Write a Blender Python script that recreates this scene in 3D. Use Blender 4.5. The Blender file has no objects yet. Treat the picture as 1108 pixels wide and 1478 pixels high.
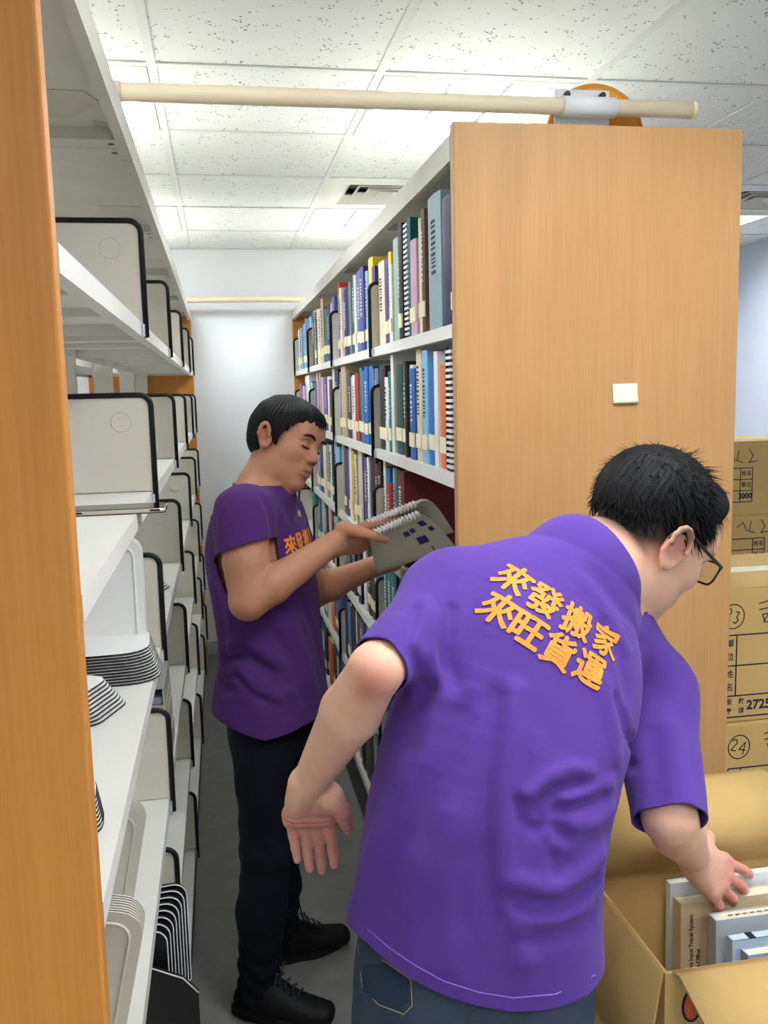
import bpy, bmesh, math, random
import numpy as np
from mathutils import Vector, Matrix
from mathutils.bvhtree import BVHTree

scene = bpy.context.scene
COL = scene.collection
# ------------------------------------------------------------------ camera
CAM_Z = 1.6152
F_PX, PITCH, YAW, ROLL = 1309.28, .1328, .1767, -.0237
def cam_axes():
    cp, sp, cy, sy, cr, sr = (math.cos(PITCH), math.sin(PITCH), math.cos(YAW), math.sin(YAW), math.cos(ROLL), math.sin(ROLL))
    f = Vector((sy*cp, cy*cp, -sp)); r = Vector((cy, -sy, 0)); u = r.cross(f)
    return cr*r+sr*u, -sr*r+cr*u, f
CR, CU, CF = cam_axes()
cam = bpy.data.cameras.new('camera'); camo = bpy.data.objects.new('camera', cam); COL.objects.link(camo)
M = Matrix((CR, CU, -CF)).transposed().to_4x4(); M.translation = Vector((0, 0, CAM_Z)); camo.matrix_world = M
cam.sensor_fit = 'VERTICAL'; cam.sensor_height = 24; cam.lens = 24*F_PX/1478; cam.clip_start = .05
scene.camera = camo
# ------------------------------------------------------------------ world and exposure
world = bpy.data.worlds.new('world'); scene.world = world; world.use_nodes = True
world.node_tree.nodes['Background'].inputs[0].default_value = (.9, .95, 1, 1)
world.node_tree.nodes['Background'].inputs[1].default_value = .3
scene.view_settings.view_transform = 'Standard'; scene.view_settings.look = 'None'
scene.view_settings.gamma = 1; scene.view_settings.use_curve_mapping = False
scene.view_settings.exposure = 0.0
LAMP_W = 17          # watts of each ceiling louvre lamp
# ------------------------------------------------------------------ helpers
rnd = random.Random(7)
def pix(x, y, Y):     # point on the viewing ray of a photo pixel at depth Y (used for measuring)
    r = CF + CR*((x-554)/F_PX) - CU*((y-739)/F_PX)
    return Vector((0, 0, CAM_Z)) + r*(Y/r.y)
def lin(c):
    return tuple(((v/255)/12.92 if v/255 <= .04045 else ((v/255+.055)/1.055)**2.4) for v in c[:3])+(1,)
MATS = {}
def mat(name, rgb, rough=.6, spec=.4, var=0, vscale=30, bump=0, bscale=200, stretch=None, metal=0, clear=0, vcol=None, sheen=0, emit=0, trans=0):
    if name in MATS: return MATS[name]
    m = bpy.data.materials.new(name); m.use_nodes = True; nt = m.node_tree; N = nt.nodes; L = nt.links
    b = N['Principled BSDF']; b.inputs['Roughness'].default_value = rough
    b.inputs['Specular IOR Level'].default_value = spec; b.inputs['Metallic'].default_value = metal
    b.inputs['Coat Weight'].default_value = clear; b.inputs['Sheen Weight'].default_value = sheen
    if trans: b.inputs['Transmission Weight'].default_value = trans
    base = lin(rgb); b.inputs['Base Color'].default_value = base
    if emit: b.inputs['Emission Color'].default_value = base; b.inputs['Emission Strength'].default_value = emit
    tc = N.new('ShaderNodeTexCoord'); mp = N.new('ShaderNodeMapping'); L.new(tc.outputs['Object'], mp.inputs[0])
    if stretch: mp.inputs['Scale'].default_value = stretch
    csock = None
    if vcol:
        a = N.new('ShaderNodeVertexColor'); a.layer_name = vcol; csock = a.outputs[0]
        L.new(csock, b.inputs['Base Color'])
    if var:
        n = N.new('ShaderNodeTexNoise'); n.inputs['Scale'].default_value = vscale; n.inputs['Detail'].default_value = 4
        L.new(mp.outputs[0], n.inputs['Vector'])
        mr = N.new('ShaderNodeMapRange'); mr.inputs[1].default_value = .3; mr.inputs[2].default_value = .7
        mr.inputs[3].default_value = 1-var; mr.inputs[4].default_value = 1+var*.6
        L.new(n.outputs[0], mr.inputs[0])
        mx = N.new('ShaderNodeMix'); mx.data_type = 'RGBA'; mx.blend_type = 'MULTIPLY'; mx.inputs[0].default_value = 1
        if csock: L.new(csock, mx.inputs[6])
        else: mx.inputs[6].default_value = base
        cmb = N.new('ShaderNodeCombineColor')
        for i in range(3): L.new(mr.outputs[0], cmb.inputs[i])
        L.new(cmb.outputs[0], mx.inputs[7]); L.new(mx.outputs[2], b.inputs['Base Color'])
    if bump:
        n2 = N.new('ShaderNodeTexNoise'); n2.inputs['Scale'].default_value = bscale; n2.inputs['Detail'].default_value = 3
        L.new(mp.outputs[0], n2.inputs['Vector'])
        bp = N.new('ShaderNodeBump'); bp.inputs['Strength'].default_value = bump; bp.inputs['Distance'].default_value = .002
        L.new(n2.outputs[0], bp.inputs['Height']); L.new(bp.outputs[0], b.inputs['Normal'])
    MATS[name] = m
    return m
class MB:
    """collects simple shapes into one mesh"""
    def __init__(s): s.v = []; s.f = []; s.mi = []; s.cur = 0; s.sm = []
    def add(s, vs, fs, smooth=False):
        o = len(s.v); s.v += [tuple(v) for v in vs]
        for f in fs: s.f.append(tuple(i+o for i in f)); s.mi.append(s.cur); s.sm.append(smooth)
        return s
    def box(s, x0, y0, z0, x1, y1, z1):
        vs = [(x, y, z) for z in (z0, z1) for y in (y0, y1) for x in (x0, x1)]
        return s.add(vs, [(0, 2, 3, 1), (4, 5, 7, 6), (0, 1, 5, 4), (2, 6, 7, 3), (0, 4, 6, 2), (1, 3, 7, 5)])
    def bbox(s, x0, y0, z0, x1, y1, z1, b):   # box with chamfered edges
        bm = bmesh.new(); bmesh.ops.create_cube(bm, size=1)
        bmesh.ops.scale(bm, vec=(x1-x0, y1-y0, z1-z0), verts=bm.verts)
        bmesh.ops.translate(bm, vec=((x0+x1)/2, (y0+y1)/2, (z0+z1)/2), verts=bm.verts)
        bmesh.ops.bevel(bm, geom=bm.edges[:], offset=b, segments=2, affect='EDGES', profile=.5)
        bm.verts.index_update()
        s.add([v.co for v in bm.verts], [[v.index for v in f.verts] for f in bm.faces]); bm.free(); return s
    def prism(s, poly, to3, t0, t1, smooth=False):   # poly: list of (a,b); to3(a,b,t)
        n = len(poly)
        vs = [to3(a, b, t0) for a, b in poly]+[to3(a, b, t1) for a, b in poly]
        s.add(vs, [tuple(range(n-1, -1, -1)), tuple(range(n, 2*n))]); o = len(s.v)-2*n
        for i in range(n):
            j = (i+1) % n; s.f.append((o+i, o+j, o+n+j, o+n+i)); s.mi.append(s.cur); s.sm.append(smooth)
        return s
    def tube(s, pts, r, n=10, closed=False, cap=True):
        pts = [Vector(p) for p in pts]; k = len(pts); rings = []; ref = None
        for i, p in enumerate(pts):
            a = pts[(i-1) % k] if (closed or i > 0) else p; c = pts[(i+1) % k] if (closed or i < k-1) else p
            t = (c-a).normalized()
            if ref is None:
                ref = Vector((0, 0, 1)) if abs(t.z) < .9 else Vector((1, 0, 0))
            u = (ref-t*ref.dot(t)).normalized(); w = t.cross(u); ref = u
            rr = r[i] if isinstance(r, (list, tuple)) else r
            rings.append([p+u*(rr*math.cos(q*2*math.pi/n))+w*(rr*math.sin(q*2*math.pi/n)) for q in range(n)])
        vs = [v for R in rings for v in R]; fs = []
        for i in range(k if closed else k-1):
            for q in range(n):
                a, b_ = i*n, ((i+1) % k)*n; fs.append((a+q, a+(q+1) % n, b_+(q+1) % n, b_+q))
        s.add(vs, fs, True)
        if cap and not closed:
            o = len(s.v)-len(vs)
            s.f += [tuple(o+q for q in range(n-1, -1, -1)), tuple(o+(k-1)*n+q for q in range(n))]; s.mi += [s.cur]*2; s.sm += [False]*2
        return s
    def cyl(s, a, b, r, n=24): return s.tube([a, b], r, n)
    def build(s, name, m=None, parent=None, loc=None, rz=0):
        me = bpy.data.meshes.new(name); me.from_pydata(s.v, [], s.f)
        if m is not None:
            for x in (m if isinstance(m, (list, tuple)) else [m]): me.materials.append(x)
        me.polygons.foreach_set('material_index', s.mi); me.polygons.foreach_set('use_smooth', s.sm); me.update()
        return place(name, me, parent, loc, rz)
def place(name, me, parent=None, loc=None, rz=0):
    o = bpy.data.objects.new(name, me); COL.objects.link(o)
    if parent: o.parent = parent
    if loc is not None: o.location = loc
    if rz: o.rotation_euler = (0, 0, rz)
    return o
def empty(name, loc=(0, 0, 0), rz=0):
    o = bpy.data.objects.new(name, None); COL.objects.link(o); o.location = loc; o.rotation_euler = (0, 0, rz); o.empty_display_size = .05
    return o
def tag(o, label, cat, group=None):
    o['label'] = label; o['category'] = cat
    if group: o['group'] = group
    return o
def struct(o, label=None):
    o['kind'] = 'structure'
    if label: o['label'] = label
    return o
def copy_tree(o, parent=None):
    c = o.copy(); COL.objects.link(c); c.parent = parent
    for ch in list(o.children): copy_tree(ch, c)
    return c
ORD = ['first', 'second', 'third', 'fourth', 'fifth', 'sixth', 'seventh', 'eighth', 'ninth', 'tenth', 'eleventh', 'twelfth', 'thirteenth', 'fourteenth', 'fifteenth', 'sixteenth', 'seventeenth', 'eighteenth', 'nineteenth']
TENS = {2: ('twent', ''), 3: ('thirt', ''), 4: ('fort', ''), 5: ('fift', ''), 6: ('sixt', ''), 7: ('sevent', ''), 8: ('eight', ''), 9: ('ninet', '')}
def ordinal(n):
    if n <= 19: return ORD[n-1]
    t, u = divmod(n, 10)
    if t >= 10: return 'hundred and '+ordinal(n-100) if n > 100 else 'hundredth'
    return TENS[t][0]+('ieth' if u == 0 else 'y-'+ORD[u-1])
GEO = {}
def glyphs(body, bold=0.0, align='CENTER', shear=0.0):
    key = (body, round(bold, 3), align, shear)
    if key not in GEO:
        cu = bpy.data.curves.new('lettering', 'FONT'); cu.body = body; cu.size = 1; cu.offset = key[1]; cu.shear = shear
        cu.align_x = align; cu.align_y = 'CENTER'; cu.resolution_u = 3
        ob = bpy.data.objects.new('lettering', cu); COL.objects.link(ob)
        dg = bpy.context.evaluated_depsgraph_get(); ev = ob.evaluated_get(dg); me = ev.to_mesh()
        GEO[key] = ([tuple(v.co) for v in me.vertices], [tuple(p.vertices) for p in me.polygons])
        ev.to_mesh_clear(); bpy.data.objects.remove(ob); bpy.data.curves.remove(cu)
    return GEO[key]
def text_geo(body, size, bold=0.0, align='CENTER', shear=0.0):
    vs, fs = glyphs(body, bold/size, align, shear)
    return [(v[0]*size, v[1]*size, 0) for v in vs], fs
for c_ in '來發搬家旺貨運': glyphs(c_, .006, 'CENTER', .1)
for c_ in '單位姓名服務專線': glyphs(c_, .014, 'CENTER', 0.0)
def text_on(name, body, size, m, parent, org, U, V, bold=0, align='CENTER', up=.0006, geo=None):
    """flat lettering on a flat face; org centre, U reading direction, V up"""
    vs, fs = geo or text_geo(body, size, bold, align); U = Vector(U).normalized(); V = Vector(V).normalized(); Nn = U.cross(V)
    b = MB(); b.add([Vector(org)+U*v[0]+V*v[1]+Nn*up for v in vs], fs)
    return b.build(name, m, parent)
def strokes_on(name, polys, w, m, parent, org, U, V, up=.0006):
    """pen strokes (polylines) on a flat face as thin ribbons"""
    U = Vector(U).normalized(); V = Vector(V).normalized(); Nn = U.cross(V); b = MB()
    for pl in polys:
        for (a, c), (d, e) in zip(pl[:-1], pl[1:]):
            t = Vector((d-a, e-c)); L = t.length or 1; t /= L; n = Vector((-t.y, t.x))*w/2; ex = t*w*.3
            q = [Vector((a, c))-ex+n, Vector((a, c))-ex-n, Vector((d, e))+ex-n, Vector((d, e))+ex+n]
            b.add([Vector(org)+U*p.x+V*p.y+Nn*up for p in q], [(0, 1, 2, 3)])
    return b.build(name, m, parent)
# ------------------------------------------------------------------ main measures (metres)
XR, XL, RACK = .461, -.1355, .60
RY0, RY1, LY0, LY1 = 1.77, 5.55, .88, 5.55
ZTOP, CEIL, WALLY = 2.118, 2.471, 5.64
RT = [1.743, 1.443, 1.14, .855, .535, .215]     # shelf tops, right rack
LT = [1.755, 1.43, 1.117, .80, .50, .20]        # shelf tops, left rack
RB = [1.77+.945*k for k in range(5)]
LB = [.88+.945*k for k in range(5)]+[5.55]
# ------------------------------------------------------------------ materials of the place
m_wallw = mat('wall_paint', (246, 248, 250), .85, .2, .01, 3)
m_floor = mat('floor_vinyl', (132, 131, 127), .45, .35, .12, 14, .04, 60)
m_white = mat('white_steel', (224, 222, 214), .42, .4, .03, 5)
m_cream = mat('cream_steel', (214, 208, 192), .5, .35, .04, 6)
m_tbar = mat('ceiling_bar', (232, 233, 232), .6, .3)
m_dark = mat('dark_plinth', (58, 58, 60), .55, .3, .1, 20)
m_rub = mat('black_rubber', (22, 22, 24), .55, .3)
m_black = mat('black_plastic', (16, 16, 18), .45, .4)
def wood(name, rgb, dark):
    m = mat(name, rgb, .42, .35, .07, 3.0, 0, 1, stretch=(7, 7, .6)); nt = m.node_tree; N = nt.nodes; L = nt.links
    b = N['Principled BSDF']; src = b.inputs['Base Color'].links[0].from_socket
    tc = N.new('ShaderNodeTexCoord'); mp = N.new('ShaderNodeMapping'); mp.inputs['Scale'].default_value = (220, 220, 6)
    L.new(tc.outputs['Object'], mp.inputs[0]); n = N.new('ShaderNodeTexNoise'); n.inputs['Scale'].default_value = 1; n.inputs['Detail'].default_value = 5
    L.new(mp.outputs[0], n.inputs['Vector']); cr = N.new('ShaderNodeValToRGB')
    cr.color_ramp.elements[0].position = .35; cr.color_ramp.elements[1].position = .62
    cr.color_ramp.elements[0].color = lin(dark); cr.color_ramp.elements[1].color = (1, 1, 1, 1)
    L.new(n.outputs[0], cr.inputs[0])
    mx = N.new('ShaderNodeMix'); mx.data_type = 'RGBA'; mx.blend_type = 'MULTIPLY'; mx.inputs[0].default_value = .16
    L.new(src, mx.inputs[6]); L.new(cr.outputs[0], mx.inputs[7]); L.new(mx.outputs[2], b.inputs['Base Color'])
    return m
m_wood = wood('beech_veneer', (184, 139, 88), (205, 165, 120))
m_wood2 = wood('beech_veneer_orange', (206, 138, 62), (190, 150, 105))
def tile_mat():
    m = mat('acoustic_tile', (226, 228, 226), .95, .1); nt = m.node_tree; N = nt.nodes; L = nt.links; b = N['Principled BSDF']
    tc = N.new('ShaderNodeTexCoord'); v = N.new('ShaderNodeTexVoronoi'); v.inputs['Scale'].default_value = 72; v.inputs['Randomness'].default_value = 1
    v2 = N.new('ShaderNodeTexNoise'); v2.inputs['Scale'].default_value = 19; L.new(tc.outputs['Object'], v2.inputs['Vector'])
    L.new(tc.outputs['Object'], v.inputs['Vector'])
    ma = N.new('ShaderNodeMath'); ma.operation = 'MULTIPLY'; mr0 = N.new('ShaderNodeMapRange')
    mr0.inputs[1].default_value = .44; mr0.inputs[2].default_value = .6; mr0.inputs[3].default_value = .0; mr0.inputs[4].default_value = .26
    L.new(v2.outputs[0], mr0.inputs[0])
    gt = N.new('ShaderNodeMath'); gt.operation = 'LESS_THAN'; L.new(v.outputs['Distance'], gt.inputs[0]); L.new(mr0.outputs[0], gt.inputs[1])
    mx = N.new('ShaderNodeMix'); mx.data_type = 'RGBA'; L.new(gt.outputs[0], mx.inputs[0])
    mx.inputs[6].default_value = lin((240, 241, 240)); mx.inputs[7].default_value = lin((150, 148, 140)); L.new(mx.outputs[2], b.inputs['Base Color'])
    bp = N.new('ShaderNodeBump'); bp.inputs['Strength'].default_value = .5; bp.inputs['Distance'].default_value = .002; bp.invert = True
    L.new(gt.outputs[0], bp.inputs['Height']); L.new(bp.outputs[0], b.inputs['Normal'])
    return m
m_tile = tile_mat()
# ------------------------------------------------------------------ room shell
X0, X1, Y0 = -2.7, 3.3, -2.4
struct(MB().box(X0-.1, Y0-.1, -.1, X1+.1, WALLY+.1, 0).build('floor', m_floor))
struct(MB().box(X0, WALLY, 0, X1, WALLY+.1, CEIL+.2).build('wall_back', m_wallw))
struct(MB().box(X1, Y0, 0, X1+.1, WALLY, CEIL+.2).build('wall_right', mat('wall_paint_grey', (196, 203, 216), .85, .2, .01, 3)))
struct(MB().box(X0-.1, Y0, 0, X0, WALLY, CEIL+.2).build('wall_left', m_wallw))
struct(MB().box(X0, Y0-.1, 0, X1, Y0, CEIL+.2).build('wall_front', m_wallw))
struct(MB().box(X0, WALLY-.012, 0, X1, WALLY, .085).build('baseboard_back', mat('base_strip', (196, 198, 200), .5)))
struct(MB().box(X1-.012, Y0, 0, X1, WALLY-.012, .085).build('baseboard_right', MATS['base_strip']))
GX, GY, GP, GQ = -.13, 2.56, .605, .616
ix0, ix1 = math.floor((X0-GX)/GP), math.ceil((X1-GX)/GP); iy0, iy1 = math.floor((Y0-GY)/GQ), 5
ceil_b = MB().box(X0, Y0, CEIL+.12, X1, WALLY, CEIL+.2)
for i in range(ix0, ix1+1):
    x = GX+GP*i
    if X0 < x < X1: ceil_b.box(x-.012, Y0, CEIL, x+.012, WALLY, CEIL+.004).box(x-.002, Y0, CEIL+.004, x+.002, WALLY, CEIL+.035)
for j in range(iy0, iy1):
    y = GY+GQ*j
    if y > Y0: ceil_b.box(X0, y-.012, CEIL-.0005, X1, y+.012, CEIL+.0035).box(X0, y-.002, CEIL+.004, X1, y+.002, CEIL+.035)
ceil_b.box(X0, WALLY-.03, CEIL-.001, X1, WALLY, CEIL+.003).box(X1-.03, Y0, CEIL-.001, X1, WALLY, CEIL+.003)
ceiling = struct(ceil_b.build('ceiling', m_tbar))
LAMPS = {(-1, 0), (1, 0), (-1, 3), (1, 3), (-1, -3), (1, -3), (-1, -6), (1, -6), (4, 3), (4, -3), (4, -6), (-4, 0), (-4, 3), (-4, -3)}
VENTS = {(1, 2), (4, 2)}
tile_me = {}
for i in range(ix0, ix1):
    for j in range(iy0, iy1):
        if (i, j) in LAMPS or (i, j) in VENTS: continue
        xa, xb = max(GX+GP*i, X0), min(GX+GP*(i+1), X1); ya, yb = max(GY+GQ*j, Y0), min(GY+GQ*(j+1), WALLY)
        if xb-xa < .05 or yb-ya < .05: continue
        key = (round(xb-xa, 3), round(yb-ya, 3))
        if key not in tile_me:
            a, b = (xb-xa)/2-.006, (yb-ya)/2-.006
            t = MB().bbox(-a, -b, .0, a, b, .016, .002).build('tile', m_tile); tile_me[key] = t.data; t.parent = ceiling
        else: t = place('tile', tile_me[key], ceiling)
        t.location = ((xa+xb)/2, (ya+yb)/2, CEIL+.0045); t.rotation_euler = (0, 0, math.pi*rnd.randint(0, 1))
# ------------------------------------------------------------------ ceiling lamps and vents
m_alu = mat('louvre_aluminium', (215, 218, 224), .25, .5, metal=.6)
m_glow = mat('tube_glow', (255, 255, 255), .5); m_glow.node_tree.nodes['Principled BSDF'].inputs['Emission Color'].default_value = (.96, .98, 1, 1)
m_glow.node_tree.nodes['Principled BSDF'].inputs['Emission Strength'].default_value = 14
def make_lamp():
    e = empty('ceiling_lamp'); a, b = GP/2-.014, GQ/2-.014
    t = MB(); t.box(-a, -b, .09, a, b, .095).box(-a, -b, -.002, -a+.02, b, .09).box(a-.02, -b, -.002, a, b, .09)
    t.box(-a, -b, -.002, a, -b+.02, .09).box(-a, b-.02, -.002, a, b, .09); t.build('housing', m_white, e)
    for k in (-1, 0, 1):
        MB().tube([(k*.17, -b+.03, .065), (k*.17, b-.03, .065)], .012, 10).build('tube', m_glow, e)
    for k in (-.5, .5):
        MB().prism([(-.008, .0), (.008, .0), (.002, .026), (-.002, .026)], lambda p, q, s_: (k*.17*1+p, s_, q), -b+.02, b-.02).build('divider_fin', m_alu, e)
    for n in range(7):
        y = -b+.02+(n+.5)*(2*b-.04)/7
        MB().prism([(-.005, .0), (.005, .0), (.002, .024), (-.002, .024)], lambda p, q, s_: (s_, y+p, q), -a+.02, a-.02).build('louvre_blade', m_alu, e)
    return e
lamp0 = make_lamp()
names = {(-1, 0): 'square louvre ceiling lamp above the near left rack', (1, 0): 'square louvre ceiling lamp above the near end of the book rack',
         (-1, 3): 'far square louvre ceiling lamp above the left rack', (1, 3): 'far square louvre ceiling lamp beyond the four-way air vent', (4, 3): 'square louvre ceiling lamp beside the slatted vent at the right edge',
         (-1, -3): 'louvre ceiling lamp overhead of the emptied rack near panel', (1, -3): 'louvre ceiling lamp overhead of the person at the carton'}
for q, (i, j) in enumerate(sorted(LAMPS)):
    o = lamp0 if q == 0 else copy_tree(lamp0)
    o.location = (GX+GP*(i+.5), GY+GQ*(j+.5), CEIL+.001)
    tag(o, names.get((i, j), 'square louvre ceiling lamp outside the view'), 'ceiling lamp', 'louvre lamps in the ceiling grid')
    ld = bpy.data.lights.new('lamp_light', 'AREA'); ld.shape = 'RECTANGLE'; ld.size = .5; ld.size_y = .5; ld.energy = LAMP_W; ld.color = (.895, .952, 1)
    lo = bpy.data.objects.new('lamp_light', ld); COL.objects.link(lo); lo.parent = o; lo.location = (0, 0, .032)
def make_vent(label):
    e = empty('air_vent'); a = GP/2-.012
    MB().box(-a, -a, 0, a, -a+.09, .01).box(-a, a-.09, 0, a, a, .01).box(-a, -a+.09, 0, -a+.09, a-.09, .01).box(a-.09, -a+.09, 0, a, a-.09, .01).build('frame', m_white, e)
    MB().box(-a+.05, -a+.05, .06, a-.05, a-.05, .065).build('duct_back', m_black, e)
    for k in range(4):
        r = a-.09-k*.05; w = .034
        t = MB()
        for sx, sy in ((1, 0), (-1, 0), (0, 1), (0, -1)):
            def P(u, z, off): return (sx*(r-off)+(-sy)*u, sy*(r-off)+sx*u, z)
            t.add([P(-r, .002, 0), P(r, .002, 0), P(r-w, .035, w), P(-(r-w), .035, w), P(-r, .006, 0), P(r, .006, 0), P(r-w, .039, w), P(-(r-w), .039, w)],
                  [(0, 1, 2, 3), (7, 6, 5, 4), (0, 4, 5, 1), (3, 2, 6, 7)])
        t.build('vane', m_white, e)
    tag(e, label, 'air vent', 'square ceiling air vents'); return e
for (i, j), lb in (((1, 2), 'white four-way air vent in the ceiling above the book rack'), ((4, 2), 'white slatted air vent in the ceiling at the right picture edge')):
    v = make_vent(lb); v.location = (GX+GP*(i+.5), GY+GQ*(j+.5), CEIL+.002)
# ------------------------------------------------------------------ racks
def panel(name, x0, x1, y0, y1, z1, m, parent):
    return MB().bbox(x0, y0, .0, x1, y1, z1, .003).build(name, m, parent)
def rack(name, label, xf, side, bays, tops, y0, m_end, canopy_m):
    """xf: front face; side=+1 body goes towards +X, -1 towards -X"""
    e = empty(name, (0, 0, 0)); tag(e, label, 'book rack')
    xb = xf+side*RACK; xc = xf+side*RACK/2; s = side
    def bx(b, xa, ya, za, xb_, yb, zb): return b.box(min(xa, xb_), ya, za, max(xa, xb_), yb, zb)
    near = panel('end_panel', min(xf, xb), max(xf, xb), y0-.028, y0, ZTOP, m_end, e)
    far = panel('end_panel', min(xf, xb), max(xf, xb), bays[-1], bays[-1]+.028, ZTOP-.01, m_wood2, e)
    # plinth under the lowest shelf
    t = MB(); bx(t, xf+s*.012, y0, 0, xb-s*.012, bays[-1], tops[-1]-.03); t.build('plinth', m_dark, e)
    # canopy, one plate for each bay, with front lip and folded rear edge
    for k in range(len(bays)-1):
        ya, yb = bays[k]+.0015, bays[k+1]-.0015
        t = MB(); bx(t, xf, ya, 2.094, xb, yb, 2.1); bx(t, xf, ya, 2.052, xf+s*.004, yb, 2.0939); bx(t, xb-s*.004, ya, 2.052, xb, yb, 2.0939)
        bx(t, xf+s*.0041, ya, 2.0525, xf+s*.018, yb, 2.055)
        c = t.build('canopy', canopy_m, e)
        for yy in (ya, yb-.06): t = MB(); bx(t, xf+s*.02, yy, 2.074, xb-s*.02, yy+.06, 2.094); t.build('cross_rib', canopy_m, c)
        t = MB()
        for yy in (ya+.03, yb-.03):
            for q in (.035, .27): t.cyl((xf+s*q, yy, 2.0735), (xf+s*q, yy, 2.0742), .006, 10)
        t.build('bolt_hole', m_black, c)
    # uprights in the middle plane
    for k, y in enumerate(bays):
        yy = y+.02 if k == 0 else (y-.02 if k == len(bays)-1 else y)
        t = MB(); bx(t, xc-.035, yy-.016, .17, xc+.035, yy+.016, 2.074); t.build('upright', m_cream, e)
    # shelves on both sides
    for si, xs, sd in ((0, xf, s), (1, xb, -s)):
        for li, z in enumerate(tops):
            for k in range(len(bays)-1):
                ya, yb = bays[k]+.002, bays[k+1]-.002; dp = .262
                t = MB(); bx(t, xs, ya, z-.0025, xs+sd*dp, yb, z); bx(t, xs, ya, z-.027, xs+sd*.003, yb, z-.0026)
                bx(t, xs+sd*.0031, ya, z-.0268, xs+sd*.02, yb, z-.0245); bx(t, xs+sd*(dp-.003), ya, z-.027, xs+sd*dp, yb, z-.0026)
                for q in (ya, yb-.004): bx(t, xs+sd*.021, q, z-.022, xs+sd*(dp-.0032), q+.004, z-.0026)
                for q in (.33, .66):
                    yq = ya+(yb-ya)*q; bx(t, xs+sd*.02, yq-.02, z-.016, xs+sd*(dp-.01), yq+.02, z-.0026)
                t.build('shelf', m_white, e)
    return e
m_can = mat('canopy_steel', (206, 202, 188), .55, .3, .05, 8)
rackR = rack('book_rack', 'white steel book rack with beech end panel, filled with books', XR, 1, RB, RT, RY0, m_wood, m_can)
rackL = rack('book_rack', 'emptied white steel rack with orange wood end panel at left', XL, -1, LB, LT, LY0, m_wood2, m_can)
# torn tape remains under the left canopy
m_tape = mat('old_tape', (188, 182, 164), .35, .5)
for k, (y, w, d) in enumerate([(1.55, .16, .2), (1.72, .22, .05), (2.45, .2, .12), (2.95, .14, .16), (3.4, .2, .08)]):
    p = [(-.23, 0), (-.05, .01), (-.03, w*.4), (-.09, w), (-.17, w*.85), (-.24, w*.9)]
    t = MB().prism(p, lambda a, b, q: (XL+a*d*5, y+b, q), 2.0928, 2.0938); o = t.build('tape_remnant', m_tape, rackL)
# ------------------------------------------------------------------ book divider plates
def make_divider():
    e = empty('book_divider'); H, D = .188, .25; r = .022; zb = -.03
    def outline(off):
        p = [(-.0075-off, zb), (-.0075-off, H-r)]
        for q in range(1, 6):
            a = q/6*math.pi/2; p.append((-.0075-off+r*(1-math.cos(a)), H-r+r*math.sin(a)))
        p += [(r, H), (D, H), (D, .0016), (-.0012, .0016), (-.0012, zb)]
        return p
    MB().prism(outline(0), lambda a, b, t: (a, t, b), -.0012, .0012).build('plate', m_cream, e)
    path = [(-.0068, 0, zb+.002), (-.0068, 0, H-r)]
    for q in range(1, 7):
        a = q/6*math.pi/2; path.append((-.0068+r*(1-math.cos(a)), 0, H-r+r*math.sin(a)))
    path += [(D, 0, H)]
    MB().tube(path, .0055, 8).build('rim', m_rub, e)
    t = MB()
    t.tube([(.05+.019*math.cos(a), -.0014, H-.05+.019*math.sin(a)) for a in [q*2*math.pi/20 for q in range(20)]], .0012, 6, closed=True)
    t.prism([(.018*math.cos(a), .018*math.sin(a)) for a in [q*2*math.pi/20 for q in range(20)]], lambda a, b, q: (.05+a, q, H-.05+b), -.0016, -.001)
    t.build('embossed_disc', m_cream, e)
    MB().box(-.006, -.022, -.027, -.001, -.0015, -.004).build('clip', m_alu, e)
    MB().box(0, .0013, .0003, D-.02, .0105, .0015).build('foot', m_cream, e)
    return e
div0 = make_divider(); first = True
LEVEL = ['top', 'second', 'third', 'fourth', 'fifth', 'lowest']
def put_divider(x, y, z, side, label, group):
    global first
    o = div0 if first else copy_tree(div0); first = False
    o.location = (x, y, z); o.scale = (side, 1, 1); tag(o, label, 'book divider', group); return o
for li, z in enumerate(LT):
    for k, y in enumerate(LB[1:5]+[5.38]):
        put_divider(XL, y-.006+rnd.uniform(-.008, .008), z, -1, 'black-rimmed book divider, %s from the near end, %s shelf of emptied rack' % (ORD[k], LEVEL[li]), 'dividers on the emptied rack')
for li, z in enumerate(RT):
    for k, y in enumerate(RB[1:4]+[5.44]):
        put_divider(XR, y-.01, z, 1, 'black-rimmed book divider, %s from the near end, %s shelf of filled rack' % (ORD[k], LEVEL[li]), 'dividers between the books')
# ------------------------------------------------------------------ books on the right rack
CN = [('white', (228, 226, 218)), ('cream', (222, 210, 178)), ('navy', (28, 36, 78)), ('blue', (30, 100, 178)), ('sky blue', (122, 176, 212)), ('slate blue', (84, 108, 150)),
      ('teal', (30, 110, 116)), ('dark green', (16, 78, 66)), ('grey', (132, 136, 138)), ('pale green', (166, 184, 170)), ('yellow', (226, 192, 58)), ('orange', (226, 112, 62)),
      ('red', (186, 52, 52)), ('maroon', (104, 30, 40)), ('brown', (92, 66, 48)), ('tan', (196, 170, 130)), ('purple', (86, 70, 146)), ('pink', (206, 168, 188)), ('black', (26, 26, 30)), ('pale blue', (138, 164, 172))]
CM = dict(CN)
m_pages = mat('book_pages', (222, 214, 192), .9, .1, .05, 120)
m_label = mat('call_label', (232, 222, 190), .8, .2)
m_comb = mat('white_comb', (228, 228, 226), .4, .4)
m_print = mat('white_print', (225, 225, 225), .7, .2)
m_printd = mat('dark_print', (60, 60, 70), .7, .2)
book_mats = {}
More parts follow.
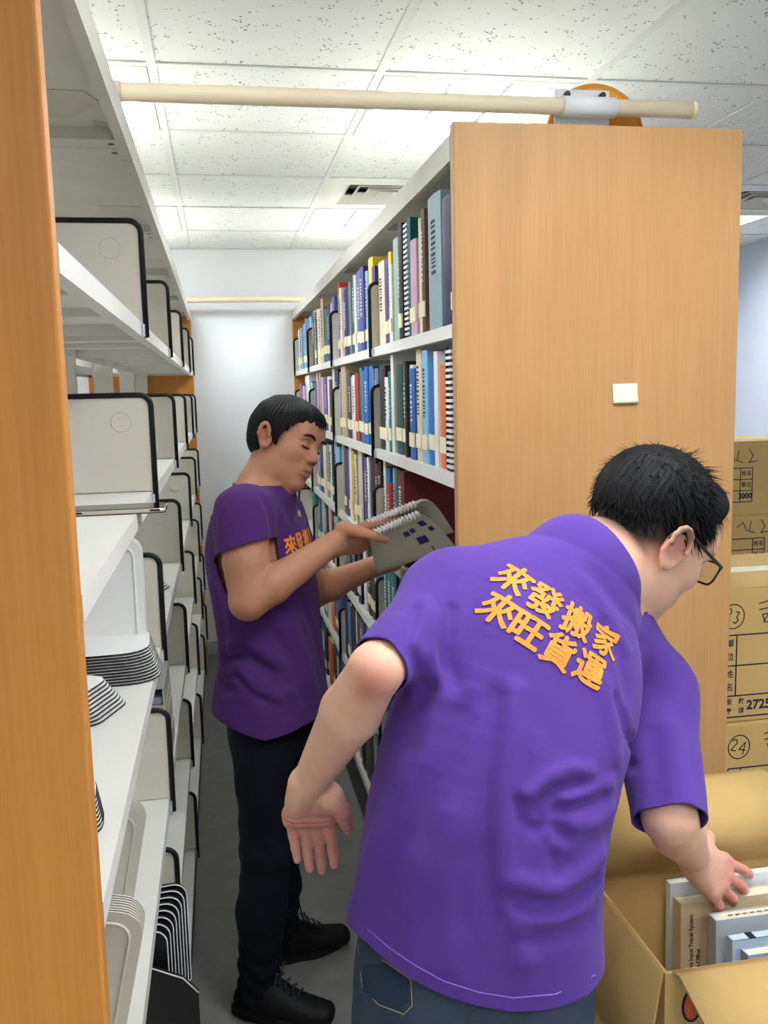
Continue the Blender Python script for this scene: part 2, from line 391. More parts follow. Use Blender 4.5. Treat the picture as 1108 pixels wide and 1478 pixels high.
def bmat(c, v=0):
    k = (c, v)
    if k not in book_mats:
        r = [max(0, min(255, q+v)) for q in CM[c]]; book_mats[k] = mat('book_%s_%d' % (c.replace(' ', '_'), v), r, .45, .4, .05, 25)
    return book_mats[k]
m_flex = None
def make_book(y, th, h, d, z, x, c, label, lab=True, kind='book', side=1, tilt=0, lab_h=None, bands=True, v=0):
    """spine faces the aisle (-X for the right rack)"""
    m = bmat(c, v); b = MB(); cv = min(.003, th*.18); hw = th/2
    nar = 3
    sp = [(-.0035*math.cos(q*math.pi/2/nar) if abs(q) < nar else 0, hw*q/nar) for q in range(-nar, nar+1)]   # rounded spine
    prof = sp+[(d, hw), (d, hw-cv), (.004, hw-cv), (.004, -hw+cv), (d, -hw+cv), (d, -hw)]
    b.prism(prof, lambda a, q, t: (a, q, t), 0, h)
    o = b.build(kind, m, None, (x, y, z))
    MB().box(.004, -hw+cv, .003, d-.004, hw-cv, h-.003).build('pages', m_pages, o)
    if kind == 'spiral_book':
        t = MB(); n = int(h/.0125)
        for q in range(n):
            zz = .008+q*.0125; t.box(-.009, -hw-.001, zz, -.002, hw*.15, zz+.0062)
        t.build('comb_teeth', m_comb, o); MB().tube([(-.004, hw*.3, .004), (-.004, hw*.3, h-.004)], .0045, 8).build('comb_spine', m_black, o)
    elif lab:
        zz = lab_h or .035; MB().box(-.0042, -hw*.93, zz, -.0005, hw*.93, zz+.035).build('call_label', m_label, o)
    if bands and kind == 'book' and th > .012 and rnd.random() < .45:
        dark = sum(CM[c]) > 420; w = hw*.3; t = MB(); zz = h*.42
        while zz < h*rnd.uniform(.78, .9):
            l = rnd.uniform(.004, .012); t.box(-.0041, -w, zz, -.0009, w, zz+l*.6); zz += l+.002
        t.build('spine_title', m_printd if dark else m_print, o)
    if tilt: o.rotation_euler = (tilt, 0, 0)
    tag(o, label, 'book', 'books on the filled rack'); return o
# rows: (colour, relative thickness, height, flags) from the near end panel going away
ROW = {}
ROW[0] = [
 [('white', 9, .245, ''), ('navy', 13, .262, 'n'), ('pale blue', 21, .285, 'n'), ('yellow', 6, .283, 'nt'), ('brown', 6, .276, ''), ('cream', 4, .262, ''), ('grey', 5, .225, ''), ('pink', 12, .225, 'b'), ('teal', 4, .285, 'n'), ('black', 14, .278, 's'),
  ('black', 8, .290, ''), ('black', 6, .268, ''), ('pale green', 15, .270, 'n'), ('white', 7, .21, ''), ('yellow', 8, .25, ''), ('purple', 8, .24, ''), ('cream', 17, .24, 'n')],
 [('purple', 9, .24, ''), ('yellow', 14, .275, 'b'), ('sky blue', 8, .245, ''), ('black', 6, .25, ''), ('purple', 14, .27, 'b'), ('slate blue', 14, .27, 'b'), ('white', 8, .265, ''), ('teal', 9, .27, ''), ('grey', 6, .255, ''), ('navy', 11, .245, ''), ('navy', 10, .245, ''), ('maroon', 10, .24, ''), ('white', 9, .26, 'b'), ('red', 6, .285, 'n'), ('blue', 14, .25, '')],
 [('slate blue', 9, .25, ''), ('pink', 9, .24, ''), ('pink', 8, .235, ''), ('purple', 8, .235, ''), ('teal', 10, .23, 'b'), ('black', 8, .24, ''), ('tan', 12, .285, ''), ('cream', 10, .25, ''), ('white', 10, .255, 'n'), ('brown', 8, .25, ''), ('white', 8, .262, 'n'), ('dark green', 12, .262, 'n')],
 [('sky blue', 12, .25, 'n'), ('slate blue', 16, .25, ''), ('slate blue', 10, .26, ''), ('sky blue', 11, .24, ''), ('slate blue', 10, .24, ''), ('pale blue', 9, .23, ''), ('slate blue', 9, .23, ''), ('white', 6, .23, ''), ('slate blue', 10, .225, '')]]
ROW[1] = [
 [('pale green', 8, .25, ''), ('black', 17, .262, 's'), ('orange', 17, .225, 'b'), ('white', 8, .255, 'n'), ('blue', 14, .24, 'b'), ('sky blue', 13, .262, ''), ('maroon', 5, .22, 'n'), ('cream', 14, .285, ''), ('blue', 14, .225, ''), ('cream', 9, .235, 'n'), ('black', 5, .245, 'n'), ('dark green', 18, .24, 'l'), ('dark green', 20, .24, 'l'), ('white', 9, .275, 'n'), ('teal', 10, .225, 'b'), ('white', 12, .21, 'b'), ('black', 22, .245, 'l')],
 [('slate blue', 12, .24, 'b'), ('slate blue', 8, .24, ''), ('blue', 15, .25, 'l'), ('blue', 13, .25, 'l'), ('slate blue', 10, .24, ''), ('teal', 8, .25, 'l'), ('black', 8, .252, ''), ('red', 16, .235, 'b'), ('white', 8, .23, ''), ('cream', 8, .225, ''), ('navy', 14, .235, 'l'), ('dark green', 8, .24, ''), ('tan', 24, .285, 'l'), ('brown', 8, .25, ''), ('grey', 9, .25, '')],
 [('navy', 18, .26, 'l'), ('white', 13, .285, 'n'), ('brown', 8, .225, ''), ('white', 10, .24, 'b'), ('white', 9, .24, ''), ('purple', 12, .24, ''), ('pink', 12, .24, ''), ('slate blue', 13, .24, ''), ('tan', 9, .27, 'n'), ('navy', 10, .27, 'n'), ('pink', 10, .27, ''), ('slate blue', 9, .22, '')],
 [('pale green', 11, .22, ''), ('slate blue', 10, .23, ''), ('white', 12, .262, 'n'), ('sky blue', 12, .22, ''), ('white', 14, .262, 'n'), ('pink', 12, .21, ''), ('red', 14, .2, ''), ('slate blue', 12, .22, '')]]
ROW[2] = [
 [('gap', 99, 0, ''), ('maroon', 16, .26, 'nd'), ('teal', 7, .262, 'n'), ('white', 10, .255, 'n'), ('red', 6, .21, 'n'), ('blue', 12, .25, 'n'), ('cream', 6, .285, 'n')],
 [('black', 8, .26, 'n'), ('maroon', 9, .25, 'n'), ('black', 20, .275, 'n'), ('white', 6, .26, 'n'), ('purple', 14, .255, 'n'), ('navy', 7, .27, 'n'), ('cream', 16, .28, 'l'), ('grey', 8, .235, ''), ('cream', 9, .25, ''), ('yellow', 10, .26, 'n'), ('white', 15, .275, ''), ('purple', 9, .26, 'n'), ('brown', 10, .26, ''), ('grey', 10, .265, 'n'), ('pale green', 10, .27, 'n')],
 [('sky blue', 14, .25, ''), ('pale blue', 12, .26, 'n'), ('black', 8, .25, ''), ('white', 10, .24, ''), ('grey', 9, .24, ''), ('cream', 12, .23, ''), ('navy', 12, .24, ''), ('slate blue', 12, .24, ''), ('tan', 14, .23, '')],
 [('slate blue', 30, .24, ''), ('navy', 30, .24, ''), ('cream', 30, .24, '')]]
ROW[3] = [
 [('gap', 58, 0, ''), ('black', 30, .235, 'nd'), ('teal', 10, .24, 'n')]+[('teal', 11, .245, '') for _ in range(4)],
 [('teal', 11, .245, ''), ('teal', 11, .245, ''), ('teal', 12, .245, ''), ('brown', 8, .24, ''), ('black', 12, .235, 'l'), ('white', 10, .23, 'n'), ('red', 10, .225, 'n'), ('navy', 12, .235, ''), ('slate blue', 12, .24, 'n'), ('black', 12, .24, 'n'), ('navy', 14, .235, ''), ('cream', 10, .23, ''), ('grey', 10, .22, 'n'), ('black', 12, .23, 'n')],
 [('grey', 12, .23, 'n'), ('pale green', 12, .25, 'n'), ('tan', 12, .22, ''), ('maroon', 9, .25, 'n'), ('pink', 14, .25, 'n'), ('black', 14, .255, 'n'), ('grey', 14, .26, 'n'), ('pale green', 12, .25, ''), ('slate blue', 13, .24, '')],
 [('teal', 16, .26, ''), ('teal', 16, .26, ''), ('slate blue', 14, .25, ''), ('grey', 14, .24, ''), ('teal', 14, .26, '')]]
ROW[4] = [
 [('black', 20, .23, 'n'), ('gap', 40, 0, ''), ('dark green', 26, .26, 'l'), ('grey', 10, .25, 'n'), ('slate blue', 12, .25, 'n'), ('brown', 12, .25, 'n'), ('navy', 14, .26, 'n')],
 [('purple', 14, .26, 'n'), ('grey', 12, .25, 'n'), ('navy', 14, .26, 'n'), ('slate blue', 14, .25, 'n'), ('tan', 10, .25, 'n'), ('purple', 14, .255, 'n'), ('brown', 14, .255, 'n'), ('white', 9, .25, ''), ('black', 14, .25, 'n'), ('slate blue', 12, .24, ''), ('navy', 14, .25, 'n')],
 [('navy', 14, .25, ''), ('blue', 12, .25, ''), ('slate blue', 14, .25, ''), ('orange', 14, .25, 'n'), ('cream', 16, .25, 'n'), ('slate blue', 20, .24, ''), ('grey', 20, .24, '')],
 [('navy', 30, .24, ''), ('grey', 30, .24, '')]]
ROW[5] = [
 [('black', 30, .24, 'n'), ('gap', 30, 0, ''), ('black', 18, .25, 'n'), ('maroon', 12, .25, 'n'), ('black', 14, .26, 'n'), ('brown', 12, .25, 'n')],
 [('brown', 12, .26, 'n'), ('black', 12, .26, 'n'), ('grey', 8, .24, 'n'), ('black', 14, .26, 'n'), ('brown', 12, .26, 'n'), ('black', 14, .26, 'n'), ('tan', 12, .25, 'n'), ('grey', 14, .25, ''), ('white', 8, .23, ''), ('navy', 12, .24, '')],
 [('teal', 20, .24, ''), ('navy', 20, .25, 'n'), ('brown', 12, .25, ''), ('orange', 14, .22, 'n'), ('cream', 10, .2, ''), ('navy', 24, .24, '')],
 [('navy', 30, .24, ''), ('grey', 30, .24, '')]]
SHN = ['top', 'second', 'third', 'fourth', 'fifth', 'lowest']
for li, row in ROW.items():
    n = 0; z = RT[li]
    for k, bay in enumerate(row):
        ya = RB[k]+(.012 if k == 0 else .004); yb = (RB[k+1]-.022) if k < 3 else 5.425
        tot = sum(b[1] for b in bay); full = yb-ya; sc = full/tot
        if k == 3 and li > 1: sc = min(sc, .0038)
        y = ya
        for c, th, h, fl in bay:
            t = th*sc
            if c != 'gap':
                n += 1
                kind = 'spiral_book' if 's' in fl else 'book'; d = .2 if 'd' in fl else min(.25, h*rnd.uniform(.66, .76))
                nm = 'comb-bound book' if 's' in fl else ('thin book' if t < .022 else 'thick book' if t > .05 else 'book')
                hh = min(h, (RT[li-1]-RT[li]-.032) if li else .3)
                make_book(y+t/2, t-.0012, hh, d, z+.0003, XR+(.012 if 'd' not in fl else .01)+rnd.uniform(0, .012), c,
                          '%s %s, %s from the near end panel, %s shelf of filled rack' % (c, nm, ordinal(n), SHN[li]), lab='n' not in fl, kind=kind,
                          lab_h=.03+rnd.uniform(0, .008), v=rnd.choice([-12, -5, 0, 6]), tilt=0)
            y += t
# ------------------------------------------------------------------ rails on top of the racks
m_pvc = mat('cream_pvc', (236, 220, 186), .4, .45, .03, 6)
m_orange = mat('orange_disc', (232, 160, 48), .5, .4)
def rail(y, z, xa, xb, label):
    e = empty('rail', (0, y, z)); MB().cyl((xa, 0, 0), (xb, 0, 0), .0165, 24).build('pipe', m_pvc, e)
    MB().tube([(xb-.008, 0, 0), (xb+.001, 0, 0)], .0172, 24).build('end_cap', m_pvc, e)
    tag(e, label, 'rail'); return e
r1 = rail(1.80, 2.168, -.42, .985, 'cream plastic pipe spanning the near ends of both racks')
MB().box(.692, .018, -.05, .808, .022, .038).build('bracket_plate', m_alu2 if False else mat('bracket_steel', (228, 229, 230), .45, .4), r1)
MB().tube([(.70, 0, 0), (.812, 0, 0)], .0195, 24).build('clamp_sleeve', mat('bracket_steel', (0, 0, 0)), r1)
for q in (.715, .79):
    MB().tube([(q, .016, .026), (q, .006, .026)], .0062, 12).build('bolt', m_black, r1)
t = MB().box(-.36, -.03, -.069, -.24, .03, -.03).box(-.36, .018, -.03, -.24, .024, .03); t.build('bracket_plate', MATS['bracket_steel'], r1)
MB().tube([(-.175, 0, 0), (-.148, 0, 0)], .019, 24).build('clamp_sleeve', mat('old_sleeve', (226, 214, 192), .5), r1)
r2 = rail(5.50, 2.165, -.42, .985, 'far cream pipe spanning both racks in front of the wall')
t = MB().box(.70, -.03, -.066, .80, .03, -.03).box(.70, .018, -.03, .80, .022, .03); t.build('bracket_plate', MATS['bracket_steel'], r2)
t = MB().box(-.36, -.03, -.066, -.26, .03, -.03).box(-.36, .018, -.03, -.26, .022, .03); t.build('bracket_plate', MATS['bracket_steel'], r2)
d = empty('orange_wheel', (.79, 1.845, 2.122))
cir = lambda r, n=40: [(r*math.cos(q*2*math.pi/n), r*math.sin(q*2*math.pi/n)) for q in range(n)]
MB().prism([p for p in cir(.094, 48) if p[1] > -.018], lambda a, b, q: (a, q, b), -.012, .012, True).build('disc', m_orange, d)
MB().tube([(.094*math.cos(a), 0, .094*math.sin(a)) for a in [-.09+q*(math.pi+.18)/30 for q in range(31)]], .0125, 8).build('rim', mat('orange_rim', (214, 140, 40), .5), d)
MB().cyl((0, -.02, 0), (0, .02, 0), .014, 16).build('hub', m_black, d)
tag(d, 'round orange wheel behind the pipe bracket on the filled rack', 'wheel'); 
# sticky note
t = MB(); nn = 6
for i in range(nn+1):
    q = i/nn; off = -.0006-.004*q*q
    for s_ in (0, 1): t.v.append((.7875+s_*.0525+(.0015*q if s_ else 0), 1.742+off, 1.618-.039*q))
for i in range(nn):
    t.f.append((2*i, 2*i+1, 2*i+3, 2*i+2)); t.mi.append(0); t.sm.append(True)
nt_ = t.build('sticky_note', mat('note_yellow', (244, 246, 200), .8, .2)); md = nt_.modifiers.new('thick', 'SOLIDIFY'); md.thickness = .0004
tag(nt_, 'small pale yellow sticky note on the beech end panel', 'sticky note')
# ------------------------------------------------------------------ loose things on the emptied rack
def rrect(w, h, r, n=5, r2=None):
    p = []
    for cx, cy, a0, rr in ((w/2, h/2, 0, r), (-w/2, h/2, 90, r), (-w/2, -h/2, 180, r2 or r), (w/2, -h/2, 270, r2 or r)):
        sx, sy = (1 if cx > 0 else -1), (1 if cy > 0 else -1)
        for q in range(n+1):
            a = math.radians(a0+90*q/n); p.append((cx-sx*rr+rr*math.cos(a), cy-sy*rr+rr*math.sin(a)))
    return p
m_plw = mat('white_plate', (232, 231, 226), .35, .45)
m_plb = mat('beige_plate', (204, 198, 184), .45, .4)
def flat_stack(n, x, y, z, w, d, rz, dx, dy, label, group, r=.05, th=.0022, step=.0048):
    b = MB().prism(rrect(w, d, r), lambda a, b_, t: (a, b_, t), 0, th)
    o0 = b.build('divider_plate', m_plw); e = MB().tube([(a, b_, th*.35) for a, b_ in rrect(w, d, r)], th*.62, 5, closed=True)
    e.build('dark_edge', m_black, o0)
    for k in range(n):
        o = o0 if k == 0 else copy_tree(o0)
        o.location = (x+dx*k, y+dy*k, z+step*k); o.rotation_euler = (0, 0, rz+rnd.uniform(-.01, .01)); tag(o, label % ORD[k], 'divider plate', group)
flat_stack(11, -.232, 1.665, LT[2]+.0015, .21, .17, .06, -.0018, .002, 'white plate, %s from the bottom of the tallest flat pile, third shelf', 'flat pile of white plates', .05)
flat_stack(9, -.285, 1.475, LT[2]+.0015, .21, .13, -.35, -.004, .001, 'white plate, %s from the bottom of the fanned pile, third shelf', 'fanned pile of white plates', .03)
flat_stack(8, -.262, 1.055, LT[2]+.0015, .21, .09, .1, -.001, .001, 'white plate, %s from the bottom of the small pile by the orange panel', 'small pile of white plates', .03, .0022, .0045)
flat_stack(5, -.235, 2.39, LT[2]+.0015, .16, .1, -.3, -.006, .002, 'white plate, %s from the bottom of the little pile, second bay, third shelf', 'little pile of white plates', .02)
def upright(n, x, y, z, w, h, tilt, step, label, group, m, rim=True, arch=True, r=.03):
    """plates standing in the XZ plane, stacked along Y"""
    b = MB().prism(rrect(w, h, r), lambda a, b_, t: (a, t, b_), -.0011, .0011)
    o0 = b.build('divider_plate', m)
    if rim: MB().tube([(a, -.0015, b_) for a, b_ in rrect(w-.03, h-.03, r*.7)], .0022, 6, closed=True).build('raised_border', m, o0)
    if arch: MB().tube([(-w*.22+.045*math.cos(q*2*math.pi/24), -.0015, .005+.06*math.sin(q*2*math.pi/24)) for q in range(24)], .0018, 6, closed=True).build('embossed_ring', m, o0)
    hh = h/2*math.cos(tilt)+w/2*abs(math.sin(tilt))-r*(abs(math.sin(tilt))+math.cos(tilt)-1)
    for k in range(n):
        o = o0 if k == 0 else copy_tree(o0)
        o.location = (x, y+step*k, z+hh+.0005); o.rotation_euler = (0, tilt, 0); tag(o, label % ORD[k], 'divider plate', group)
upright(8, -.235, 1.085, LT[3], .2, .19, .22, .0055, 'beige plate, %s from the front of the near leaning pile, fourth shelf', 'near leaning pile of beige plates', m_plb)
upright(7, -.255, 1.40, LT[3], .2, .18, .2, .0055, 'beige plate, %s from the front of the farther leaning pile, fourth shelf', 'farther leaning pile of beige plates', m_plb)
upright(6, -.285, 1.12, LT[2], .2, .265, 0, .006, 'upright white plate, %s from the front, beside the orange end panel', 'upright white plates', m_plw, True, False, .02)
upright(7, -.275, 1.735, LT[2], .24, .235, 0, .0055, 'upright white plate, %s from the front, behind the flat pile', 'upright white plates behind the pile', m_plw, True, True, .03)
# black bookends on the fifth shelf
be = MB().prism(rrect(.17, .2, .025, 5, .004), lambda a, b_, t: (a, t, b_+.1), -.004, .004).build('bookend', m_black)
MB().tube([(a, -.0045, b_+.1) for a, b_ in rrect(.17, .2, .025, 5, .004)], .0013, 6, closed=True).build('pale_edge', m_comb, be)
MB().box(-.08, .004, 0, .08, .015, .0025).build('foot', m_black, be)
for k in range(8):
    o = be if k == 0 else copy_tree(be); o.location = (-.215+.004*k, 1.50+.021*k, LT[4]+.002); o.rotation_euler = (.0, 0, .12)
    tag(o, 'black bookend with pale edge, %s from the front on the fifth shelf' % ORD[k], 'bookend', 'black bookends')
bl = MB().prism([(-.09, 0), (.07, 0), (.085, .02), (.085, .1), (.06, .13), (-.02, .17), (-.02, .2), (-.09, .2)], lambda a, b_, t: (a, t, b_), -.004, .004).build('bookend', m_black, None, (-.165, 1.475, LT[4]+.0006))
MB().tube([(.085, -.0045, .1), (.06, -.0045, .13), (-.02, -.0045, .17), (-.02, -.0045, .2)], .0014, 6).build('pale_edge', m_comb, bl)
tag(bl, 'black notched bookend jutting out over the aisle', 'bookend')
# grey cassette cases
m_case = mat('grey_case', (176, 178, 168), .35, .5); m_insert = mat('case_insert', (150, 158, 176), .4, .4, .2, 30)
for k, (dy, dx, hh) in enumerate([(0, 0, .052), (.012, -.012, .05), (.03, -.02, .03), (.03, -.024, .045)]):
    z0 = LT[3]+sum((.0525, .0505, .0305)[:k])+.0005
    e = empty('storage_case', (-.202+dx*.3, 2.06+dy, z0)); w, d_ = .125, .2
    t = MB().box(-w/2, -d_/2, 0, w/2, d_/2, .004).box(-w/2, -d_/2, hh-.004, w/2, d_/2, hh).box(-w/2, -d_/2, .004, -w/2+.004, d_/2, hh-.004).box(w/2-.004, -d_/2, .004, w/2, d_/2, hh-.004).box(-w/2, d_/2-.004, .004, w/2, d_/2, hh-.004)
    t.build('shell', m_case if k != 2 else mat('cream_case', (206, 196, 158), .5), e)
    MB().box(-w/2+.006, -d_/2+.006, .006, w/2-.006, d_/2-.006, hh*.45).build('insert', m_insert, e)
    MB().box(-.03, -d_/2+.001, .006, .01, -d_/2+.03, hh*.6).build('block', mat('cream_case', (206, 196, 158), .5), e)
    tag(e, 'grey plastic case, %s from below in the pile on the fourth shelf' % ORD[k] if k != 2 else 'flat cream case between grey cases on the fourth shelf', 'storage case', 'cases piled on the fourth shelf')
# phone on the second shelf
ph = empty('phone', (-.165, 1.515, LT[1]+.0005), .0)
def roundbox(w, d, h, r, n=6):
    return [(a, b_) for a, b_ in rrect(w, d, r, n)]
MB().prism(roundbox(.148, .074, .008, .012), lambda a, b_, t: (a, b_, t), 0, .0075, True).build('body', mat('phone_silver', (214, 206, 192), .25, .5, metal=.5), ph)
MB().prism(roundbox(.146, .072, .008, .011), lambda a, b_, t: (a, b_, t), .0076, .0086).build('screen', mat('phone_glass', (18, 20, 24), .05, .6), ph)
MB().prism(roundbox(.148, .074, .008, .012), lambda a, b_, t: (a, b_, t), -.0003, .0012, True).build('bumper', m_black, ph)
t = MB()
for q in (-.02, .0, .02): t.box(.0735, q-.005, .003, .0745, q+.005, .006)
t.box(.05, -.0375, .003, .066, -.0368, .006).box(-.066, -.0375, .003, -.054, -.0368, .006); t.build('port', m_black, ph)
tag(ph, 'silver phone lying screen up on the second shelf of emptied rack', 'phone')
tr = empty('tape_roll', (-.2, .955, LT[1]+.046))
for nm, ra, rb, m, wd in (('tape', .045, .034, m_black, .012), ('core', .034, .03, m_plb, .0118)):
    t = MB(); n = 32
    for q in range(n):
        a = q*2*math.pi/n; c, s_ = math.cos(a), math.sin(a)
        t.v += [(ra*c, -wd, ra*s_), (ra*c, wd, ra*s_), (rb*c, wd, rb*s_), (rb*c, -wd, rb*s_)]
    for q in range(n):
        a, b_ = 4*q, 4*((q+1) % n)
        for i in range(4): t.f.append((a+i, a+(i+1) % 4, b_+(i+1) % 4, b_+i)); t.mi.append(0); t.sm.append(True)
    t.build(nm, m, tr)
tr.rotation_euler = (0, 0, .3); tag(tr, 'black tape roll standing on the second shelf by the orange panel', 'tape roll')
# ------------------------------------------------------------------ cartons
def kraft(name, rgb):
    return mat(name, rgb, .75, .25, .06, 9, .12, 300)
m_kr = kraft('kraft_card', (194, 160, 100)); m_kr2 = kraft('kraft_inside', (186, 150, 88)); m_cut = mat('card_edge', (206, 178, 124), .85, .2)
m_ink = mat('box_ink', (34, 38, 62), .8, .2); m_pen = mat('pen_ink', (40, 40, 44), .8, .2); m_redink = mat('orange_red_ink', (206, 96, 60), .8, .2)
m_ctape = mat('clear_tape', (226, 210, 172), .12, .6)
def carton(x0, y0, z0, x1, y1, z1, label, taped=True, m=None):
    e = empty('carton', ((x0+x1)/2, (y0+y1)/2, z0)); a, b_, h = (x1-x0)/2, (y1-y0)/2, z1-z0
    MB().bbox(-a, -b_, .0005, a, b_, h-.004, .004).build('body', m or m_kr, e)
    MB().box(-a+.002, -b_+.002, h-.004, a-.002, -.001, h).build('flap', m or m_kr, e)
    MB().box(-a+.002, .001, h-.004, a-.002, b_-.002, h).build('flap', m or m_kr, e)
    if taped:
        t = MB().box(-a-.0006, -.03, h, a+.0006, .03, h+.0008).box(-a-.0008, -.03, h-.09, -a, .03, h+.0008).box(a, -.03, h-.09, a+.0008, .03, h+.0008); t.build('packing_tape', m_ctape, e)
    tag(e, label, 'carton', 'packed cartons behind the rack'); return e
def form(e, xl, zt, w, rows, y, size, num, head=None):
    """printed delivery form on the front (-Y) face: local x from xl, z from zt down"""
    t = MB(); lw = .0035; z = zt; total = sum(rows)
    def hl(xa, xb, zz): t.box(xa, y-.0007, zz-lw/2, xb, y-.0002, zz+lw/2)
    def vl(xx, za, zb): t.box(xx-lw/2, y-.0007, zb, xx+lw/2, y-.0002, za)
    hl(xl, xl+w, z)
    for r in rows: z -= r; hl(xl, xl+w, z)
    vl(xl, zt, zt-total); vl(xl+w, zt, zt-total); vl(xl+size*2.3, zt, zt-sum(rows[:-1]))
    t.build('form_frame', m_ink, e); U, V = (1, 0, 0), (0, 0, 1)
    z = zt
    for r, (c1, c2) in zip(rows[:-1], (('單', '位'), ('姓', '名'))):
        for q, c in ((.28, c1), (.72, c2)): text_on('form_print', c, size*1.45, m_ink, e, (xl+size*1.15, y, z-r*q), U, V, size*1.45*.014)
        z -= r
    for q, c in ((.28, ('服', '務')), (.72, ('專', '線'))):
        for i in (0, 1): text_on('form_print', c[i], size*1.1, m_ink, e, (xl+size*(1.15+i*2.3), y, z-rows[-1]*q), U, V, size*1.1*.014)
    text_on('phone_number', num, size*2.3, m_ink, e, (xl+size*4.4, y, z-rows[-1]*.5), U, V, size*.07, 'LEFT')
fb = 2.10; FH = .363
c3 = carton(1.13, fb, 0, 1.66, fb+.42, FH, 'lowest carton of the front stack, mostly hidden by the open carton')
c2 = carton(1.13, fb, FH, 1.66, fb+.42, 2*FH, 'kraft carton marked 24 under the carton marked 23')
c1 = carton(1.13, fb, 2*FH, 1.66, fb+.42, 3*FH, 'kraft carton marked 23 with clear tape, top of the front stack')
def at_c(c, px, py):   # local x,z on the carton front from a measured photo pixel
    p = pix(px, py, fb); return p.x-c.location.x, p.z-c.location.z
def circ(cx, cz, r, n=22, sq=1.0): return [(cx+r*sq*math.cos(q*2*math.pi/n), cz+r*math.sin(q*2*math.pi/n)) for q in range(n+1)]
def fmark(c, tl, num):
    x, z = at_c(c, *tl); form(c, x, z, .36, [.082, .082, .058], -.21, .0155, num)
fmark(c1, (1045, 918), '2725'); fmark(c2, (1050, 1110), '2725')
D2 = [(-.012, .012), (-.008, .018), (0, .018), (.003, .01), (-.01, -.012), (.004, -.012)]
D3 = [(-.008, .016), (.002, .016), (-.003, .003), (.004, -.004), (-.001, -.014), (-.009, -.012)]
D4 = [(.004, -.016), (.003, .018), (-.01, -.004), (.008, -.004)]
def hand(c, px, py, second, rot=True):
    x, z = at_c(c, px, py); k = .9
    P = [[(a*k, b_*k) for a, b_ in circ(0, 0, .036, 22, .95)], [(a-.011, b_) for a, b_ in D2], [(a+.012, b_-.002) for a, b_ in second]]
    strokes_on('pen_mark', P, .003, m_pen, c, (x, -.21, z), (.97, 0, -.25), (.25, 0, .97))
    Q = [[(0, .03), (.03, .034), (.055, .03)], [(.03, .045), (.026, 0), (.01, -.02)], [(0, .014), (.055, .016)], [(.008, 0), (.048, -.002), (.046, -.022), (.014, -.022), (.008, 0)]]
    strokes_on('pen_mark', Q, .003, m_pen, c, (x+.075, -.21, z), (.97, 0, .1), (-.1, 0, .97))
hand(c1, 1058, 890, D3); hand(c2, 1066, 1078, D4)
# back stack
BY = 3.75; BH = .3375
for k, lb in enumerate(['lowest carton of the back stack', 'second carton from the floor in the back stack', 'kraft carton with printed form below the topmost back carton', 'topmost kraft carton of the back stack with form ending 3000']):
    c = carton(2.02+(.03 if k == 2 else 0), BY, BH*k, 2.62+(.03 if k == 2 else 0), BY+.42, BH*(k+1), lb)
    if k >= 2:
        t = MB(); y = -.21; p = pix(*((1086, 675) if k == 3 else (1103, 776)), BY); W, Hh = .30, .155
        xl = p.x-c.location.x-W; zt = p.z-c.location.z
        for q in (0, 1/3, 2/3, 1): t.box(xl, y-.0007, zt-Hh*q-.002, xl+W, y-.0002, zt-Hh*q+.002)
        for q in (0, .4, .8, 1): t.box(xl+W*q-.002, y-.0007, zt-Hh, xl+W*q+.002, y-.0002, zt)
        t.build('form_frame', m_ink, c)
        text_on('form_print', '姓名', .026, m_ink, c, (xl+W*.9, y, zt-Hh/6), (1, 0, 0), (0, 0, 1), .0004)
        text_on('form_print', '單位', .026, m_ink, c, (xl+W*.9, y, zt-Hh/2), (1, 0, 0), (0, 0, 1), .0004)
        if k == 3: text_on('phone_number', '3000', .034, m_ink, c, (xl+W*.885, y, zt-Hh*.83), (1, 0, 0), (0, 0, 1), .0015)
        strokes_on('pen_mark', [[(0, 0), (.03, .02), (.05, -.02)], [(.07, .025), (.06, -.02), (.09, -.03)], [(.12, .03), (.14, 0), (.12, -.03), (.16, -.025)]], .004, m_pen, c, (xl+.16, y, zt+.055), (1, 0, 0), (0, 0, 1))
